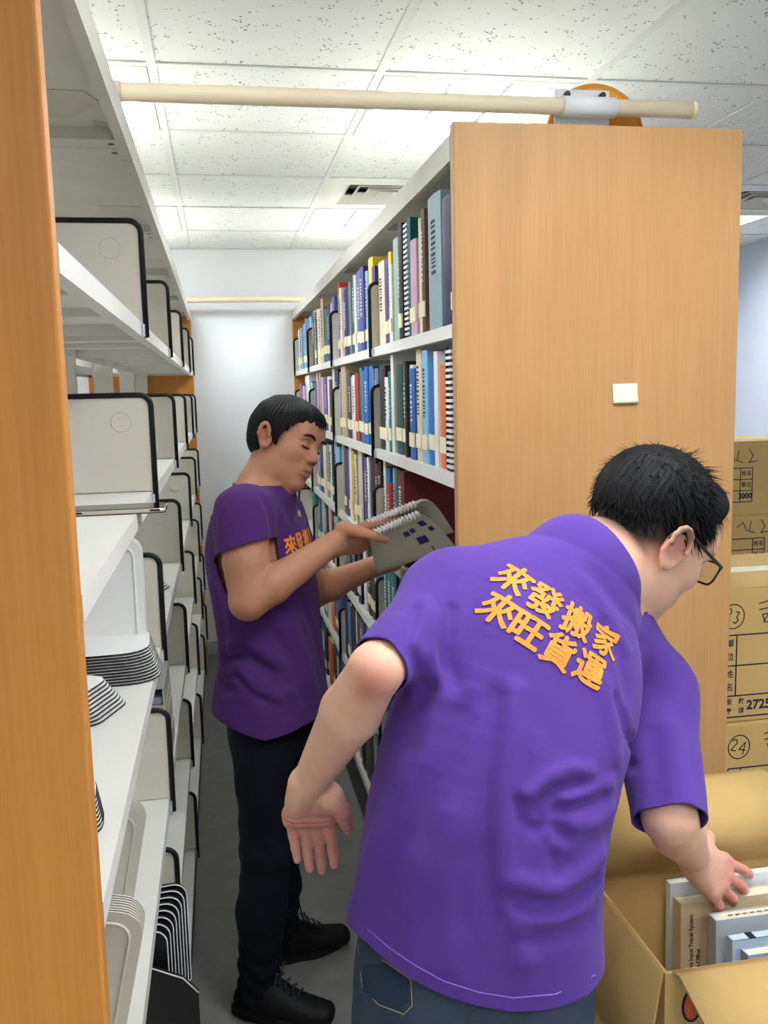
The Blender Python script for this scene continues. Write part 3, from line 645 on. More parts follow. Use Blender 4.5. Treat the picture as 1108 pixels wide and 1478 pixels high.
# ------------------------------------------------------------------ open carton with books
ox0, ox1, oy0, oy1, oz0, oz1 = .633, 1.06, 1.19, 1.475, .42, .72; T = .005
oc = empty('open_carton', ((ox0+ox1)/2, (oy0+oy1)/2, oz0)); cx, cy = (ox0+ox1)/2, (oy0+oy1)/2
A, B, H = (ox1-ox0)/2, (oy1-oy0)/2, oz1-oz0
MB().box(-A, -B, .0005, A, B, .006).build('base', m_kr2, oc)
for nm, bxs in (('wall', (-A, -B, .006, -A+T, B, H)), ('wall', (A-T, -B, .006, A, B, H)), ('wall', (-A+T, -B, .006, A-T, -B+T, H)), ('wall', (-A+T, B-T, .006, A-T, B, H))):
    MB().box(*bxs).build(nm, m_kr, oc)
def flap(pts, width0, width1, nm='flap'):
    """pts: profile polyline as (offset along normal dir, z) ; built by caller"""
def sheet(profile, p3, a0, a1, m, taper=0):
    """extrude a profile polyline (u,z) with thickness along a0..a1; p3(u,z,a)"""
    n = len(profile); t = MB()
    nr = []
    for i in range(n):
        a = Vector(profile[max(i-1, 0)]); c = Vector(profile[min(i+1, n-1)]); d_ = (c-a).normalized(); nr.append(Vector((-d_.y, d_.x)))
    for i, (u, z) in enumerate(profile):
        q = i/(n-1)*taper
        for s_ in (0, 1):
            uu, zz = u+nr[i].x*T*s_*.8, z+nr[i].y*T*s_*.8
            t.v += [p3(uu, zz, a0+q), p3(uu, zz, a1-q)]
    for i in range(n-1):
        a, b_ = 4*i, 4*(i+1)
        t.f += [(a, b_, b_+1, a+1), (a+2, a+3, b_+3, b_+2), (a, a+2, b_+2, b_), (a+1, b_+1, b_+3, a+3)]; t.mi += [0]*4; t.sm += [True, True, False, False]
    t.f += [(0, 1, 3, 2), (4*n-4, 4*n-2, 4*n-1, 4*n-3)]; t.mi += [0]*2; t.sm += [False]*2
    return t.build('flap', m, oc)
# far flap: rises above the far wall then curls back
prof = [(0, H), (.002, H+.05), (.004, H+.066), (.014, H+.082), (.035, H+.096), (.07, H+.108), (.105, H+.112), (.135, H+.108)]
sheet(prof, lambda u, z, a: (a, B-.004+u, z+.06*max(0, u)*(a-.02)), -A+.003, A-.003, m_kr, .004)
# near flap folded out and down towards the camera
sheet([(0, H), (-.02, H+.004), (-.1, H-.03), (-.2, H-.085)], lambda u, z, a: (a+.0*u, -B+.004+u, z), -A+.012, A-.012, m_kr, .01)
# left flap hangs down outside the left wall
sheet([(0, H), (-.006, H-.004), (-.02, H-.1), (-.026, H-.205)], lambda u, z, a: (-A+.002+u, a, z), -B+.004, B-.004, m_kr, .004)
sheet([(0, H), (.03, H-.02), (.08, H-.12), (.1, H-.2)], lambda u, z, a: (A-.004+u, a, z), -B+.004, B-.004, m_kr, .004)
tag(oc, 'open kraft carton with raised flaps, half filled with books', 'carton')
# printed orange-red balloon shapes on its near wall
t = MB()
for q in range(3):
    t.prism([(-A+.045+q*.05+.015*math.cos(a), H-.06+.026*math.sin(a)) for a in [k*2*math.pi/18 for k in range(18)]], lambda a, b_, s_: (a, s_, b_), -B-.0006, -B-.0001)
t.build('printed_mark', m_redink, oc)
t = MB()
for q in range(3):
    t.tube([(-A+.045+q*.05+.015*math.cos(a), -B-.0004, H-.06+.026*math.sin(a)) for a in [k*2*math.pi/18 for k in range(18)]], .002, 5, closed=True)
t.build('printed_outline', m_ink, oc)
low = carton(.625, 1.185, 0, 1.07, 1.48, oz0, 'closed carton under the open carton')
# books inside: stand on their spines' short side, covers facing the camera
def box_book(x, y, w, th, h, tilt, m, label, extra=None, rz=0):
    e = empty('book', (x, y, oz0+.0075)); e.rotation_euler = (tilt, 0, rz)
    b = MB(); cv = .0016
    b.box(0, -th/2, 0, w, -th/2+cv, h).box(0, th/2-cv, 0, w, th/2, h); b.box(0, -th/2+cv, 0, .003, th/2-cv, h)
    b.build('cover', m, e); MB().box(.003, -th/2+cv, .002, w-.003, th/2-cv, h-.002).build('pages', m_pages, e)
    if extra: extra(e, th, h, w)
    tag(e, label, 'book', 'books in the open carton'); return e
m_bb = mat('cover_beige', (214, 190, 152), .6, .3, .04, 12); m_bg = mat('cover_silver', (172, 176, 180), .4, .4); m_bw = mat('cover_paleblue', (190, 208, 222), .4, .4)
m_bs = mat('cover_bluegrey', (150, 166, 190), .4, .4, .1, 10); m_bo = mat('cover_orange', (232, 96, 52), .45, .4); m_bwh = mat('cover_white', (220, 228, 232), .4, .4)
def beige_txt(e, th, h, w):
    text_on('cover_print', 'of Reading Wave Input Travel System', .011, m_pen, e, (.02, -th/2, h*.6), (0, 0, 1), (-1, 0, 0), .0003)
    text_on('cover_print', 'Proceedings Office', .011, m_pen, e, (.034, -th/2, h*.5), (0, 0, 1), (-1, 0, 0), .0003)
def silver_txt(e, th, h, w):
    t = MB()
    for q in range(14): t.box(.03+q*.014, -.002, h-.0002, .03+q*.014+.009, .0, h+.0002)
    t.build('edge_print', m_printd, e)
def pale_txt(e, th, h, w):
    MB().box(.032, -th/2-.0003, h-.0005, .045, th/2, h+.0004).build('band', m_ink, e)
    MB().box(0, -th/2, h-.0016, w, th/2, h).build('spine_cover', m_bw, e)
    text_on('edge_print', 'Proceedings of Reading Group', .0085, m_printd, e, (.13, 0, h+.0002), (1, 0, 0), (0, 1, 0), .0002)
def oran(e, th, h, w):
    MB().add([(.05, -th/2-.0004, h-.085), (w, -th/2-.0004, h-.06), (w, -th/2-.0004, h-.1), (.05, -th/2-.0004, h-.1)], [(0, 1, 2, 3)]).build('cover_print', m_bo, e)
box_book(ox0+.142, 1.447, .26, .016, .278, -.02, m_bwh, 'white book at the back of the open carton')
box_book(ox0+.142, 1.412, .265, .03, .26, -.03, m_bb, 'thick beige book under the reaching hand', beige_txt)
box_book(ox0+.178, 1.352, .23, .026, .258, -.04, m_bg, 'silver grey book in front of the beige book', silver_txt)
box_book(ox0+.19, 1.316, .22, .018, .24, -.04, m_bw, 'pale blue book with a dark spine band in the carton', pale_txt)
box_book(ox0+.197, 1.282, .21, .022, .235, -.04, m_bs, 'blue-grey book with an orange cover patch in the carton', oran)
box_book(ox0+.2, 1.238, .2, .03, .2, -.03, m_bg, 'low grey book nearest the front of the open carton')
# ------------------------------------------------------------------ implicit-surface modelling for people
V3 = lambda *a: np.array(a, dtype=np.float64)
def npix(x, y, Y): return np.array(pix(x, y, Y))
def nrm(v): v = np.asarray(v, float); return v/np.linalg.norm(v)
class Cone:
    def __init__(s, a, b, ra, rb):
        s.a, s.b, s.ra, s.rb = np.asarray(a, float), np.asarray(b, float), ra, rb
        s.c = (s.a+s.b)/2; s.R = np.linalg.norm(s.b-s.a)/2+max(ra, rb)
    def __call__(s, P):
        ab = s.b-s.a; t = np.clip(((P-s.a)@ab)/(ab@ab+1e-12), 0, 1)
        q = P-s.a-t[:, None]*ab; return np.sqrt(np.einsum('ij,ij->i', q, q))-(s.ra+t*(s.rb-s.ra))
class Ell:
    def __init__(s, c, r, M_=None):
        s.c = np.asarray(c, float); s.r = np.asarray(r, float); s.M = np.eye(3) if M_ is None else np.asarray(M_, float); s.R = s.r.max()
    def __call__(s, P):
        q = (P-s.c)@s.M.T          # rows of M are the axes
        k0 = np.linalg.norm(q/s.r, axis=1); k1 = np.linalg.norm(q/(s.r*s.r), axis=1)
        return k0*(k0-1)/(k1+1e-9)
class Chain:
    """tube with elliptical sections: stations (centre, half width along side, half depth, side vector)"""
    def __init__(s, st, sub=6, e=2.3):
        C = np.array([x[0] for x in st], float); A = np.array([[x[1], x[2]] for x in st], float); S = np.array([nrm(x[3]) for x in st]); n = len(st)
        def cr(X, i, t):
            p0, p1, p2, p3 = X[max(i-1, 0)], X[i], X[i+1], X[min(i+2, n-1)]
            return .5*((2*p1)+(-p0+p2)*t+(2*p0-5*p1+4*p2-p3)*t*t+(-p0+3*p1-3*p2+p3)*t**3)
        c, a, d = [], [], []
        for i in range(n-1):
            for k in range(sub):
                t = k/sub; c.append(cr(C, i, t)); a.append(cr(A, i, t)); d.append(nrm(cr(S, i, t)))
        c.append(C[-1]); a.append(A[-1]); d.append(S[-1]); s.C, s.A, s.S, s.e = np.array(c), np.array(a), np.array(d), e
        s.c = (s.C.min(0)+s.C.max(0))/2; s.R = np.linalg.norm(s.C-s.c, axis=1).max()+s.A.max()
    def __call__(s, P):
        best = np.full(len(P), 9.); n = len(s.C)
        D2 = None; bi = np.zeros(len(P), int); bd = np.full(len(P), 1e9); bt = np.zeros(len(P))
        gc = (P.min(0)+P.max(0))/2; gr = np.linalg.norm(P.max(0)-P.min(0))/2; mid = (s.C[1:]+s.C[:-1])/2; hl = np.linalg.norm(s.C[1:]-s.C[:-1], axis=1)/2
        dm = np.linalg.norm(mid-gc, axis=1); near = np.flatnonzero(dm-hl <= (dm+hl).min()+2*gr)
        for i in near:
            ab = s.C[i+1]-s.C[i]; t = np.clip(((P-s.C[i])@ab)/(ab@ab), 0, 1); q = P-s.C[i]-t[:, None]*ab; dd = np.einsum('ij,ij->i', q, q)
            m = dd < bd; bd[m] = dd[m]; bi[m] = i; bt[m] = t[m]
        ab = s.C[bi+1]-s.C[bi]; c = s.C[bi]+bt[:, None]*ab; A = s.A[bi]+bt[:, None]*(s.A[bi+1]-s.A[bi])
        S = s.S[bi]+bt[:, None]*(s.S[bi+1]-s.S[bi]); T = ab/np.linalg.norm(ab, axis=1)[:, None]
        S = S-(S*T).sum(1)[:, None]*T; S /= np.linalg.norm(S, axis=1)[:, None]; Nn = np.cross(T, S); q = P-c
        u, v, w = (q*S).sum(1), (q*Nn).sum(1), (q*T).sum(1); mn = A.min(1)
        # blend along the tube to keep interior sections smooth
        w = np.where((bt > 0) & (bt < 1), 0, w); w = np.where(((bi == 0) & (bt <= 0)) | ((bi == n-2) & (bt >= 1)), w, 0)
        k = (np.abs(u/A[:, 0])**s.e+np.abs(v/A[:, 1])**s.e+np.abs(w/mn)**s.e)**(1/s.e)
        g = np.sqrt((u/A[:, 0]**2)**2+(v/A[:, 1]**2)**2+(w/mn**2)**2)/np.maximum(np.sqrt((u/A[:, 0])**2+(v/A[:, 1])**2+(w/mn)**2), 1e-6)
        return (k-1)/np.maximum(g, 1/A.max(1))
class Shape:
    def __init__(s): s.ops = []
    def add(s, prim, k=.01): s.ops.append(('u', prim, k)); return s
    def sub(s, prim, k=.006): s.ops.append(('s', prim, k)); return s
    def disp(s, fn, c, R): s.ops.append(('d', fn, 0, np.asarray(c, float), R)); return s
    def ev(s, P):
        P = np.asarray(P, float); d = np.full(len(P), .5); lo, hi = P.min(0), P.max(0); gc = (lo+hi)/2; gr = np.linalg.norm(hi-lo)/2
        for op in s.ops:
            if op[0] == 'd': c, R, k = op[3], op[4], .0
            else: c, R, k = op[1].c, op[1].R, op[2]
            if np.linalg.norm(c-gc) > R+.05+k+gr: continue
            if gr > .12:
                q = P-c; m = np.einsum('ij,ij->i', q, q) < (R+.05+k)**2
                if not m.any(): continue
            else: m = slice(None)
            if op[0] == 'd': d[m] = op[1](P[m], d[m]); continue
            e = op[1](P[m]); a = d[m]
            if op[0] == 'u':
                h = np.maximum(k-np.abs(a-e), 0)/k; d[m] = np.minimum(a, e)-h*h*k*.25
            else:
                e = -e; h = np.maximum(k-np.abs(a-e), 0)/k; d[m] = np.maximum(a, e)+h*h*k*.25
        return d
    def ev_sorted(s, P, cell=.08):
        g = np.floor((P-P.min(0))/cell).astype(np.int64); key = (g[:, 0]*4096+g[:, 1])*4096+g[:, 2]; o = np.argsort(key, kind='stable'); cut = np.flatnonzero(np.diff(key[o]))+1
        d = np.empty(len(P))
        for idx in np.split(o, cut): d[idx] = s.ev(P[idx])
        return d
    def bounds(s, pad=.03):
        lo, hi = np.full(3, 1e9), np.full(3, -1e9)
        for op in s.ops:
            if op[0] == 'u':
                p = op[1]
                if isinstance(p, Cone): r = max(p.ra, p.rb); a = np.minimum(p.a, p.b)-r; b = np.maximum(p.a, p.b)+r
                elif isinstance(p, Chain): a = p.C.min(0)-p.A.max(); b = p.C.max(0)+p.A.max()
                else: a, b = p.c-p.R, p.c+p.R
                lo = np.minimum(lo, a); hi = np.maximum(hi, b)
        return lo-pad, hi+pad
    def mesh(s, h, newton=1):
        lo, hi = s.bounds(); B = 8; nb = np.ceil((hi-lo)/(h*B)).astype(int); G = np.stack(np.meshgrid(*[np.arange(n) for n in nb], indexing='ij'), -1).reshape(-1, 3)
        cen = lo+(G+.5)*B*h; act = np.abs(s.ev_sorted(cen, .2)) < B*h*1.0+.006; G = G[act]
        loc = np.stack(np.meshgrid(*[np.arange(B+1)]*3, indexing='ij'), -1).reshape(-1, 3)
        g2 = G//3; kk = (g2[:, 0]*4096+g2[:, 1])*4096+g2[:, 2]; G = G[np.argsort(kk, kind='stable')]; kk = np.sort(kk, kind='stable')
        D = np.empty((len(G), (B+1)**3), np.float32)
        for idx in np.split(np.arange(len(G)), np.flatnonzero(np.diff(kk))+1):
            P = lo+((G[idx, None, :]*B+loc[None])*h); D[idx] = s.ev(P.reshape(-1, 3)).reshape(-1, (B+1)**3)
        F = D.reshape(-1, B+1, B+1, B+1); S = F < 0; dims = nb*B+2
        cnt = np.zeros((len(G), B, B, B), np.int8)
        for a in (0, 1):
            for b in (0, 1):
                for c in (0, 1): cnt += S[:, a:a+B, b:b+B, c:c+B]
        cells = np.argwhere((cnt > 0) & (cnt < 8)); bi = cells[:, 0]; ci = cells[:, 1:]
        gid = G[bi]*B+ci; key = (gid[:, 0]*dims[1]+gid[:, 1])*dims[2]+gid[:, 2]
        acc = np.zeros((len(cells), 3)); num = np.zeros(len(cells)); cor = [(a, b, c) for a in (0, 1) for b in (0, 1) for c in (0, 1)]
        def val(o): return F[bi, ci[:, 0]+o[0], ci[:, 1]+o[1], ci[:, 2]+o[2]]
        for o in cor:
            for ax in range(3):
                if o[ax] == 0:
                    o2 = list(o); o2[ax] = 1; v0, v1 = val(o), val(o2); m = (v0 < 0) != (v1 < 0); t = v0[m]/(v0[m]-v1[m])
                    p = np.tile(np.array(o, float), (m.sum(), 1)); p[:, ax] += t; acc[m] += p; num[m] += 1
        V = lo+(gid+acc/np.maximum(num, 1)[:, None])*h
        order = np.argsort(key); sk = key[order]
        def find(g):
            k = (g[:, 0]*dims[1]+g[:, 1])*dims[2]+g[:, 2]; i = np.clip(np.searchsorted(sk, k), 0, len(sk)-1); return np.where(sk[i] == k, order[i], -1)
        faces = []
        for ax in range(3):
            sl0 = [slice(None)]+[slice(0, B)]*3; sl1 = list(sl0); sl1[ax+1] = slice(1, B+1)
            e = np.argwhere(S[tuple(sl0)] != S[tuple(sl1)]); inside = S[tuple(sl0)][tuple(e.T)]
            g = G[e[:, 0]]*B+e[:, 1:]; u, v = (ax+1) % 3, (ax+2) % 3
            du, dv = np.zeros(3, int), np.zeros(3, int); du[u] = 1; dv[v] = 1
            q = np.stack([find(g-du-dv), find(g-dv), find(g), find(g-du)], 1); ok = (q >= 0).all(1); q = q[ok]; ins = inside[ok]
            q[~ins] = q[~ins][:, ::-1]; faces.append(q)
        Fc = np.concatenate(faces)
        for _ in range(newton):
            e = h*.5; d = s.ev_sorted(V); g = np.stack([s.ev_sorted(V+np.eye(3)[i]*e)-d for i in range(3)], 1)/e
            V = V-np.clip(d/np.maximum((g*g).sum(1), .2), -h, h)[:, None]*g
        return V, Fc
    def march_many(s, pxs, Y0=.5, Y1=3.2, it=70):
        """points where the viewing rays of photo pixels meet the surface (None where they miss)"""
        o = V3(0, 0, CAM_Z); pxs = np.asarray(pxs, float)
        r = np.array(CF)+np.outer((pxs[:, 0]-554)/F_PX, np.array(CR))-np.outer((pxs[:, 1]-739)/F_PX, np.array(CU)); r /= np.linalg.norm(r, axis=1)[:, None]
        t = np.full(len(r), Y0); live = np.ones(len(r), bool); d = np.ones(len(r))
        for _ in range(it):
            i = np.where(live)[0]
            if not len(i): break
            d[i] = s.ev(o+r[i]*t[i, None]); hit = d[i] < .0005; live[i[hit]] = False
            j = i[~hit]; t[j] += np.clip(d[j]*.75, .0007, .06); live[j[t[j] > Y1]] = False
        return [o+r[i]*t[i] if (d[i] < .004) else None for i in range(len(r))]
    def march(s, x, y): return s.march_many([(x, y)])[0]
def clip_mesh(V, F, sv):
    """keep the part of the quad mesh where sv >= 0"""
    T = np.concatenate([F[:, [0, 1, 2]], F[:, [0, 2, 3]]]) if F.shape[1] == 4 else F
    ins = sv[T] >= 0; n = ins.sum(1); out = [T[n == 3]]; V = list(map(tuple, V)); cache = {}
    sv = list(sv); tris = []
    def mid(a, b):
        k = (a, b) if a < b else (b, a)
        if k not in cache:
            t = sv[k[0]]/(sv[k[0]]-sv[k[1]]); p, q = V[k[0]], V[k[1]]
            cache[k] = len(V); V.append(tuple(p[i]+t*(q[i]-p[i]) for i in range(3))); sv.append(0.)
        return cache[k]
    for tr in T[(n == 1) | (n == 2)]:
        tr = [int(x) for x in tr]; I = [sv[x] >= 0 for x in tr]
        if sum(I) == 1:
            i = I.index(True); a, b, c = tr[i], tr[(i+1) % 3], tr[(i+2) % 3]; tris.append((a, mid(a, b), mid(a, c)))
        else:
            i = I.index(False); a, b, c = tr[i], tr[(i+1) % 3], tr[(i+2) % 3]; ab, ac = mid(a, b), mid(a, c); tris += [(b, c, ac), (b, ac, ab)]
    out.append(np.array(tris, int).reshape(-1, 3)); F2 = np.concatenate(out); V = np.array(V)
    used = np.unique(F2); re = np.full(len(V), -1); re[used] = np.arange(len(used))
    return V[used], re[F2]
def np_obj(name, V, F, m, parent=None, colors=None, smooth=True):
    me = bpy.data.meshes.new(name); F = np.asarray(F); k = F.shape[1]
    me.vertices.add(len(V)); me.vertices.foreach_set('co', np.asarray(V, np.float32).ravel()); me.loops.add(F.size); me.loops.foreach_set('vertex_index', F.ravel().astype(np.int32))
    me.polygons.add(len(F)); me.polygons.foreach_set('loop_start', (np.arange(len(F))*k).astype(np.int32)); me.polygons.foreach_set('use_smooth', np.full(len(F), smooth))
    me.update(calc_edges=True); me.validate()
    if colors is not None:
        a = me.color_attributes.new('tint', 'FLOAT_COLOR', 'POINT'); c = np.ones((len(V), 4), np.float32); c[:, :3] = colors; a.data.foreach_set('color', c.ravel())
    if m: me.materials.append(m)
    return place(name, me, parent)
def lin3(c): return np.array(lin(c)[:3])
def mixc(C, col, w): return C*(1-w[:, None])+lin3(col)*w[:, None]
def gauss(P, c, r): return np.exp(-((P-np.asarray(c))**2).sum(1)/(r*r))
def sstep(a, b, x): t = np.clip((x-a)/(b-a), 0, 1); return t*t*(3-2*t)
def poly_dist(P, pts):
    best = np.full(len(P), 9.)
    for a, b in zip(pts[:-1], pts[1:]):
        ab = b-a; t = np.clip(((P-a)@ab)/(ab@ab+1e-12), 0, 1); best = np.minimum(best, np.linalg.norm(P-a-t[:, None]*ab, axis=1))
    return best
def folds(shape, base, items):
    """cloth ridges (amp>0) or valleys (amp<0) along lines on the surface"""
    allp = [q for pl, _, _ in items for q in pl]; res = base.march_many(allp); k = 0
    for pl, amp, sig in items:
        seg = [p for p in res[k:k+len(pl)] if p is not None]; k += len(pl)
        if len(seg) < 2: continue
        c = np.mean(seg, 0); R = max(np.linalg.norm(p-c) for p in seg)+2.5*sig-.05
        shape.disp(lambda P, d, seg=seg, amp=amp, sig=sig: d-amp*np.exp(-(poly_dist(P, seg)/sig)**2), c, R)
# -------- heads: canonical axes x = subject's right, y = forward, z = up; origin between the ears
def head_prims(sh, X, Fm, jaw=1.0, sc=1.0):
    """X maps canonical to world; Fm rows: right, forward, up"""
    def c(a, b, r0, r1, k): sh.add(Cone(X(a), X(b), r0*sc, r1*sc), k)
    def e(p, r, k): sh.add(Ell(X(p), np.array(r)*sc, Fm), k)
    e((0, -.012, .031), (.073, .091, .081), .01)
    e((0, .03, -.02), (.0655, .066, .075), .03)
    e((0, .034, -.075), (.053*jaw, .052, .046), .03)
    e((0, .073, -.104), (.02, .016, .016), .028)
    for s in (-1, 1):
        e((s*.043, .055, -.028), (.022, .026, .02), .02)
        e((s*.05*jaw, .01, -.075), (.012, .03, .025), .03)
    c((-.034, .082, .018), (.034, .082, .018), .011, .011, .016)
    sh.add(Ell(X((0, .07, .045)), (.05, .022, .035), Fm), .03)
    for s in (-1, 1): sh.sub(Ell(X((s*.031, .1, -.001)), (.017, .018, .011), Fm), .014)
    c((0, .087, .006), (0, .106, -.03), .0075, .0105, .012)
    for s in (-1, 1): e((s*.0115, .0965, -.036), (.0085, .011, .0075), .008)
    for s in (-1, 1):
        e((s*.031, .0795, -.003), (.0135, .0125, .0125), .003)
        c((s*.018, .0865, -.006), (s*.044, .082, -.007), .0036, .003, .005)
    e((0, .083, -.066), (.026, .018, .017), .014)
    c((-.021, .0895, -.064), (0, .101, -.0615), .0042, .0058, .006); c((.021, .0895, -.064), (0, .101, -.0615), .0042, .0058, .006)
    c((-.018, .0895, -.0735), (.0, .0985, -.0745), .0045, .0068, .006); c((.018, .0895, -.0735), (0, .0985, -.0745), .0045, .0068, .006)
    sh.sub(Cone(X((-.023, .0955, -.0675)), X((0, .1085, -.0675)), .0013, .0018), .003); sh.sub(Cone(X((.023, .0955, -.0675)), X((0, .1085, -.0675)), .0013, .0018), .003)
    for s in (-1, 1):
        ring = [X((s*(.0785+.010*(q < 8)), -.008+.0165*math.cos(a)-.004*math.sin(a), -.006+.029*math.sin(a)-.002)) for q, a in [(q, q*2*math.pi/14) for q in range(15)]]
        e((s*.077, -.009, -.008), (.0075, .0165, .028), .008)
        for a, b in zip(ring[:-1], ring[1:]): sh.add(Cone(a, b, .0042, .0042), .004)
        sh.sub(Ell(X((s*.088, -.004, -.008)), (.0065, .0085, .017), Fm), .005)
        e((s*.079, -.004, -.036), (.006, .009, .009), .006)
def face_tint(C, q, skin, lips, brow=True, ink=(22, 18, 17)):
    """q canonical coordinates"""
    w = np.exp(-(np.abs(q[:, 2]+.0685)/.0095)**4)*np.exp(-(np.abs(q[:, 0])/.023)**4)*(q[:, 1] > .078); C = mixc(C, lips, w*.75)
    C = mixc(C, (70, 30, 28), np.exp(-((q[:, 2]+.0675)/.0016)**2)*(np.abs(q[:, 0]) < .022)*(q[:, 1] > .085)*.8)
    for s in (-1, 1):
        if brow:
            zz = .0195+.004*np.exp(-((np.abs(q[:, 0])-.036)/.014)**2); w = np.exp(-((q[:, 2]-zz)/.0042)**4)*sstep(.012, .018, s*q[:, 0])*(1-sstep(.046, .054, s*q[:, 0]))*(q[:, 1] > .05); C = mixc(C, ink, w*.8)
        w = np.exp(-((q[:, 2]+.008)/.0022)**2)*sstep(.014, .018, s*q[:, 0])*(1-sstep(.043, .048, s*q[:, 0]))*(q[:, 1] > .066); C = mixc(C, ink, w*.9)
        C = mixc(C, (120, 70, 60), np.exp(-((q[:, 2]-.004)/.0018)**2)*sstep(.014, .02, s*q[:, 0])*(1-sstep(.043, .05, s*q[:, 0]))*(q[:, 1] > .07)*.45)
        C = mixc(C, (70, 35, 30), gauss(q, (s*.006, .104, -.0405), .0045)*.7)
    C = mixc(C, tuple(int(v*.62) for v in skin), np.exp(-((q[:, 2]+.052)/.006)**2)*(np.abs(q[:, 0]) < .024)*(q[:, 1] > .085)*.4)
    return C
def ellip_flow_hair(n, X, keep, flow, length, width, lift, seed, cen=(0, -.012, .031), rad=(.073, .091, .081), off=.008, jit=.25, segs=5):
    """tapered strands combed over the skull; all in canonical coordinates, returned in world"""
    r = random.Random(seed); V, F = [], []; cen = np.array(cen); rad = np.array(rad); k = 0; tries = 0
    while k < n and tries < n*20:
        tries += 1
        u = np.array([r.gauss(0, 1) for _ in range(3)]); u /= np.linalg.norm(u); p = cen+u*(rad+off)
        if not keep(p): continue
        d = np.array(flow(p), float)+np.array([r.gauss(0, jit) for _ in range(3)]); L = length(p)*r.uniform(.7, 1.25); w = width*r.uniform(.6, 1.3); lf = lift(p)*r.uniform(.2, 1.6)
        pts = [p.copy()]
        for i in range(segs):
            g = (pts[-1]-cen)/(rad+off)**2; g /= np.linalg.norm(g); d = d-g*(d@g); d /= (np.linalg.norm(d)+1e-9)
            q = pts[-1]+d*L/segs; qq = (q-cen)/(rad+off); q = cen+(q-cen)/np.linalg.norm(qq); pts.append(q)
        out = []
        for i, q in enumerate(pts):
            g = (q-cen)/(rad+off)**2; g /= np.linalg.norm(g); t = i/segs; q = q+g*(-.003+lf*t*t); dd = pts[min(i+1, segs)]-pts[max(i-1, 0)]; sd = np.cross(dd, g); sd /= (np.linalg.norm(sd)+1e-9)
            ww = w*(1-t**2.2)+.0001; out.append((q-sd*ww, q+g*ww*.8, q+sd*ww))
        o = len(V)
        for tri in out: V += [X(x) for x in tri]
        for i in range(segs):
            for a, b in ((0, 1), (1, 2), (2, 0)): F.append((o+3*i+a, o+3*i+b, o+3*i+3+b, o+3*i+3+a))
        k += 1
    return np.array(V), np.array(F)
# -------- hands
def hand_prims(sh, W, D, N, T, curls, spread=(.10, .03, -.04, -.12), sc=1.0, thumb=None, thick=1.0, k=.006, thumb_w=None):
    """W wrist, D towards fingers, N out of the palm, T towards the thumb side; curls: per finger 3 angles"""
    D, N, T = nrm(D), None if N is None else nrm(N), nrm(T); T = nrm(T-D*(T@D)); N2 = np.cross(T, D); N = N2 if N2@N > 0 else -N2
    P = lambda t, d, n: W+sc*(T*t+D*d+N*n); th = thick
    K = [(.029, .088, 0), (.0095, .093, -.002), (-.0105, .088, -.001), (-.029, .079, .002)]
    LEN = [(.042, .025, .021), (.046, .029, .022), (.042, .027, .022), (.033, .021, .019)]; RAD = [(.0092, .0085, .0078, .0066), (.0094, .0087, .008, .0068), (.009, .0083, .0076, .0064), (.0082, .0074, .0067, .0056)]
    base = [(.014, .004, 0), (.005, 0, 0), (-.006, 0, 0), (-.015, .004, 0)]; tips = []
    for i in range(4):
        sh.add(Cone(P(*base[i]), P(*K[i]), .0165*sc*th, .0115*sc*th), .014 if i else .01)
    for i in range(3): sh.add(Cone(P(K[i][0], K[i][1]-.012, 0), P(K[i+1][0], K[i+1][1]-.012, 0), .0115*sc*th, .0115*sc*th), .008)
    sh.add(Ell(P(.024, .036, .009), np.array([.016, .03, .0135])*sc, np.array([nrm(T*.9+D*.35), nrm(D*.9-T*.35), N])), .01)
    sh.add(Ell(P(-.022, .036, .006), np.array([.012, .032, .012])*sc, np.array([T, D, N])), .012)
    for i in range(4):
        p = P(*K[i]); a = 0; sp = spread[i]
        for j in range(3):
            a += curls[i][j]; d = (D*math.cos(sp)+T*math.sin(sp))*math.cos(a)+N*math.sin(a); q = p+d*LEN[i][j]*sc
            sh.add(Cone(p, q, RAD[i][j]*sc, RAD[i][j+1]*sc), k if j == 0 else .003); p = q
        tips.append((p, d))
    tb = thumb or [(.030, .028, .008), (.052, .056, .012), (.064, .088, .012), (.07, .115, .012)]; R = [.0165, .0125, .0108, .0085]
    pt = [P(*q) for q in tb]
    if thumb_w is not None: pt = [pt[0]]+list(thumb_w)
    for i in range(3): sh.add(Cone(pt[i], pt[i+1], R[i]*sc, R[i+1]*sc), .012 if i == 0 else .004)
    tips.append((pt[-1], nrm(pt[-1]-pt[-2])))
    return tips, P, K
# ------------------------------------------------------------------ people
def head_frame(yaw, pit, roll):
    F = V3(math.cos(pit)*math.cos(yaw), math.cos(pit)*math.sin(yaw), math.sin(pit)); R0 = nrm(np.cross(F, V3(0, 0, 1))); U0 = np.cross(R0, F)
    return np.array([R0*math.cos(roll)+U0*math.sin(roll), F, -R0*math.sin(roll)+U0*math.cos(roll)])
m_skin = mat('skin', (200, 150, 125), .5, .35, .05, 60, .08, 500, vcol='tint')
m_skin.node_tree.nodes['Principled BSDF'].inputs['Subsurface Weight'].default_value = .08
m_skin.node_tree.nodes['Principled BSDF'].inputs['Subsurface Radius'].default_value = (.012, .005, .003)
m_hair = mat('black_hair', (13, 12, 14), .6, .22, .25, 40)
def cloth(name, rgb, var=.05):
    return mat(name, rgb, .9, .15, var, 7, .25, 900, sheen=.06)
m_shirtB = cloth('purple_cotton', (88, 58, 142)); m_shirtA = cloth('purple_cotton_shaded', (84, 46, 112))  # second purple is darker: the aisle's shade is put into its colour
m_jeansB = mat('grey_blue_denim', (62, 72, 88), .9, .15, .35, 9, .4, 700); m_jeansA = mat('black_denim', (20, 22, 32), .9, .15, .2, 9, .3, 700)
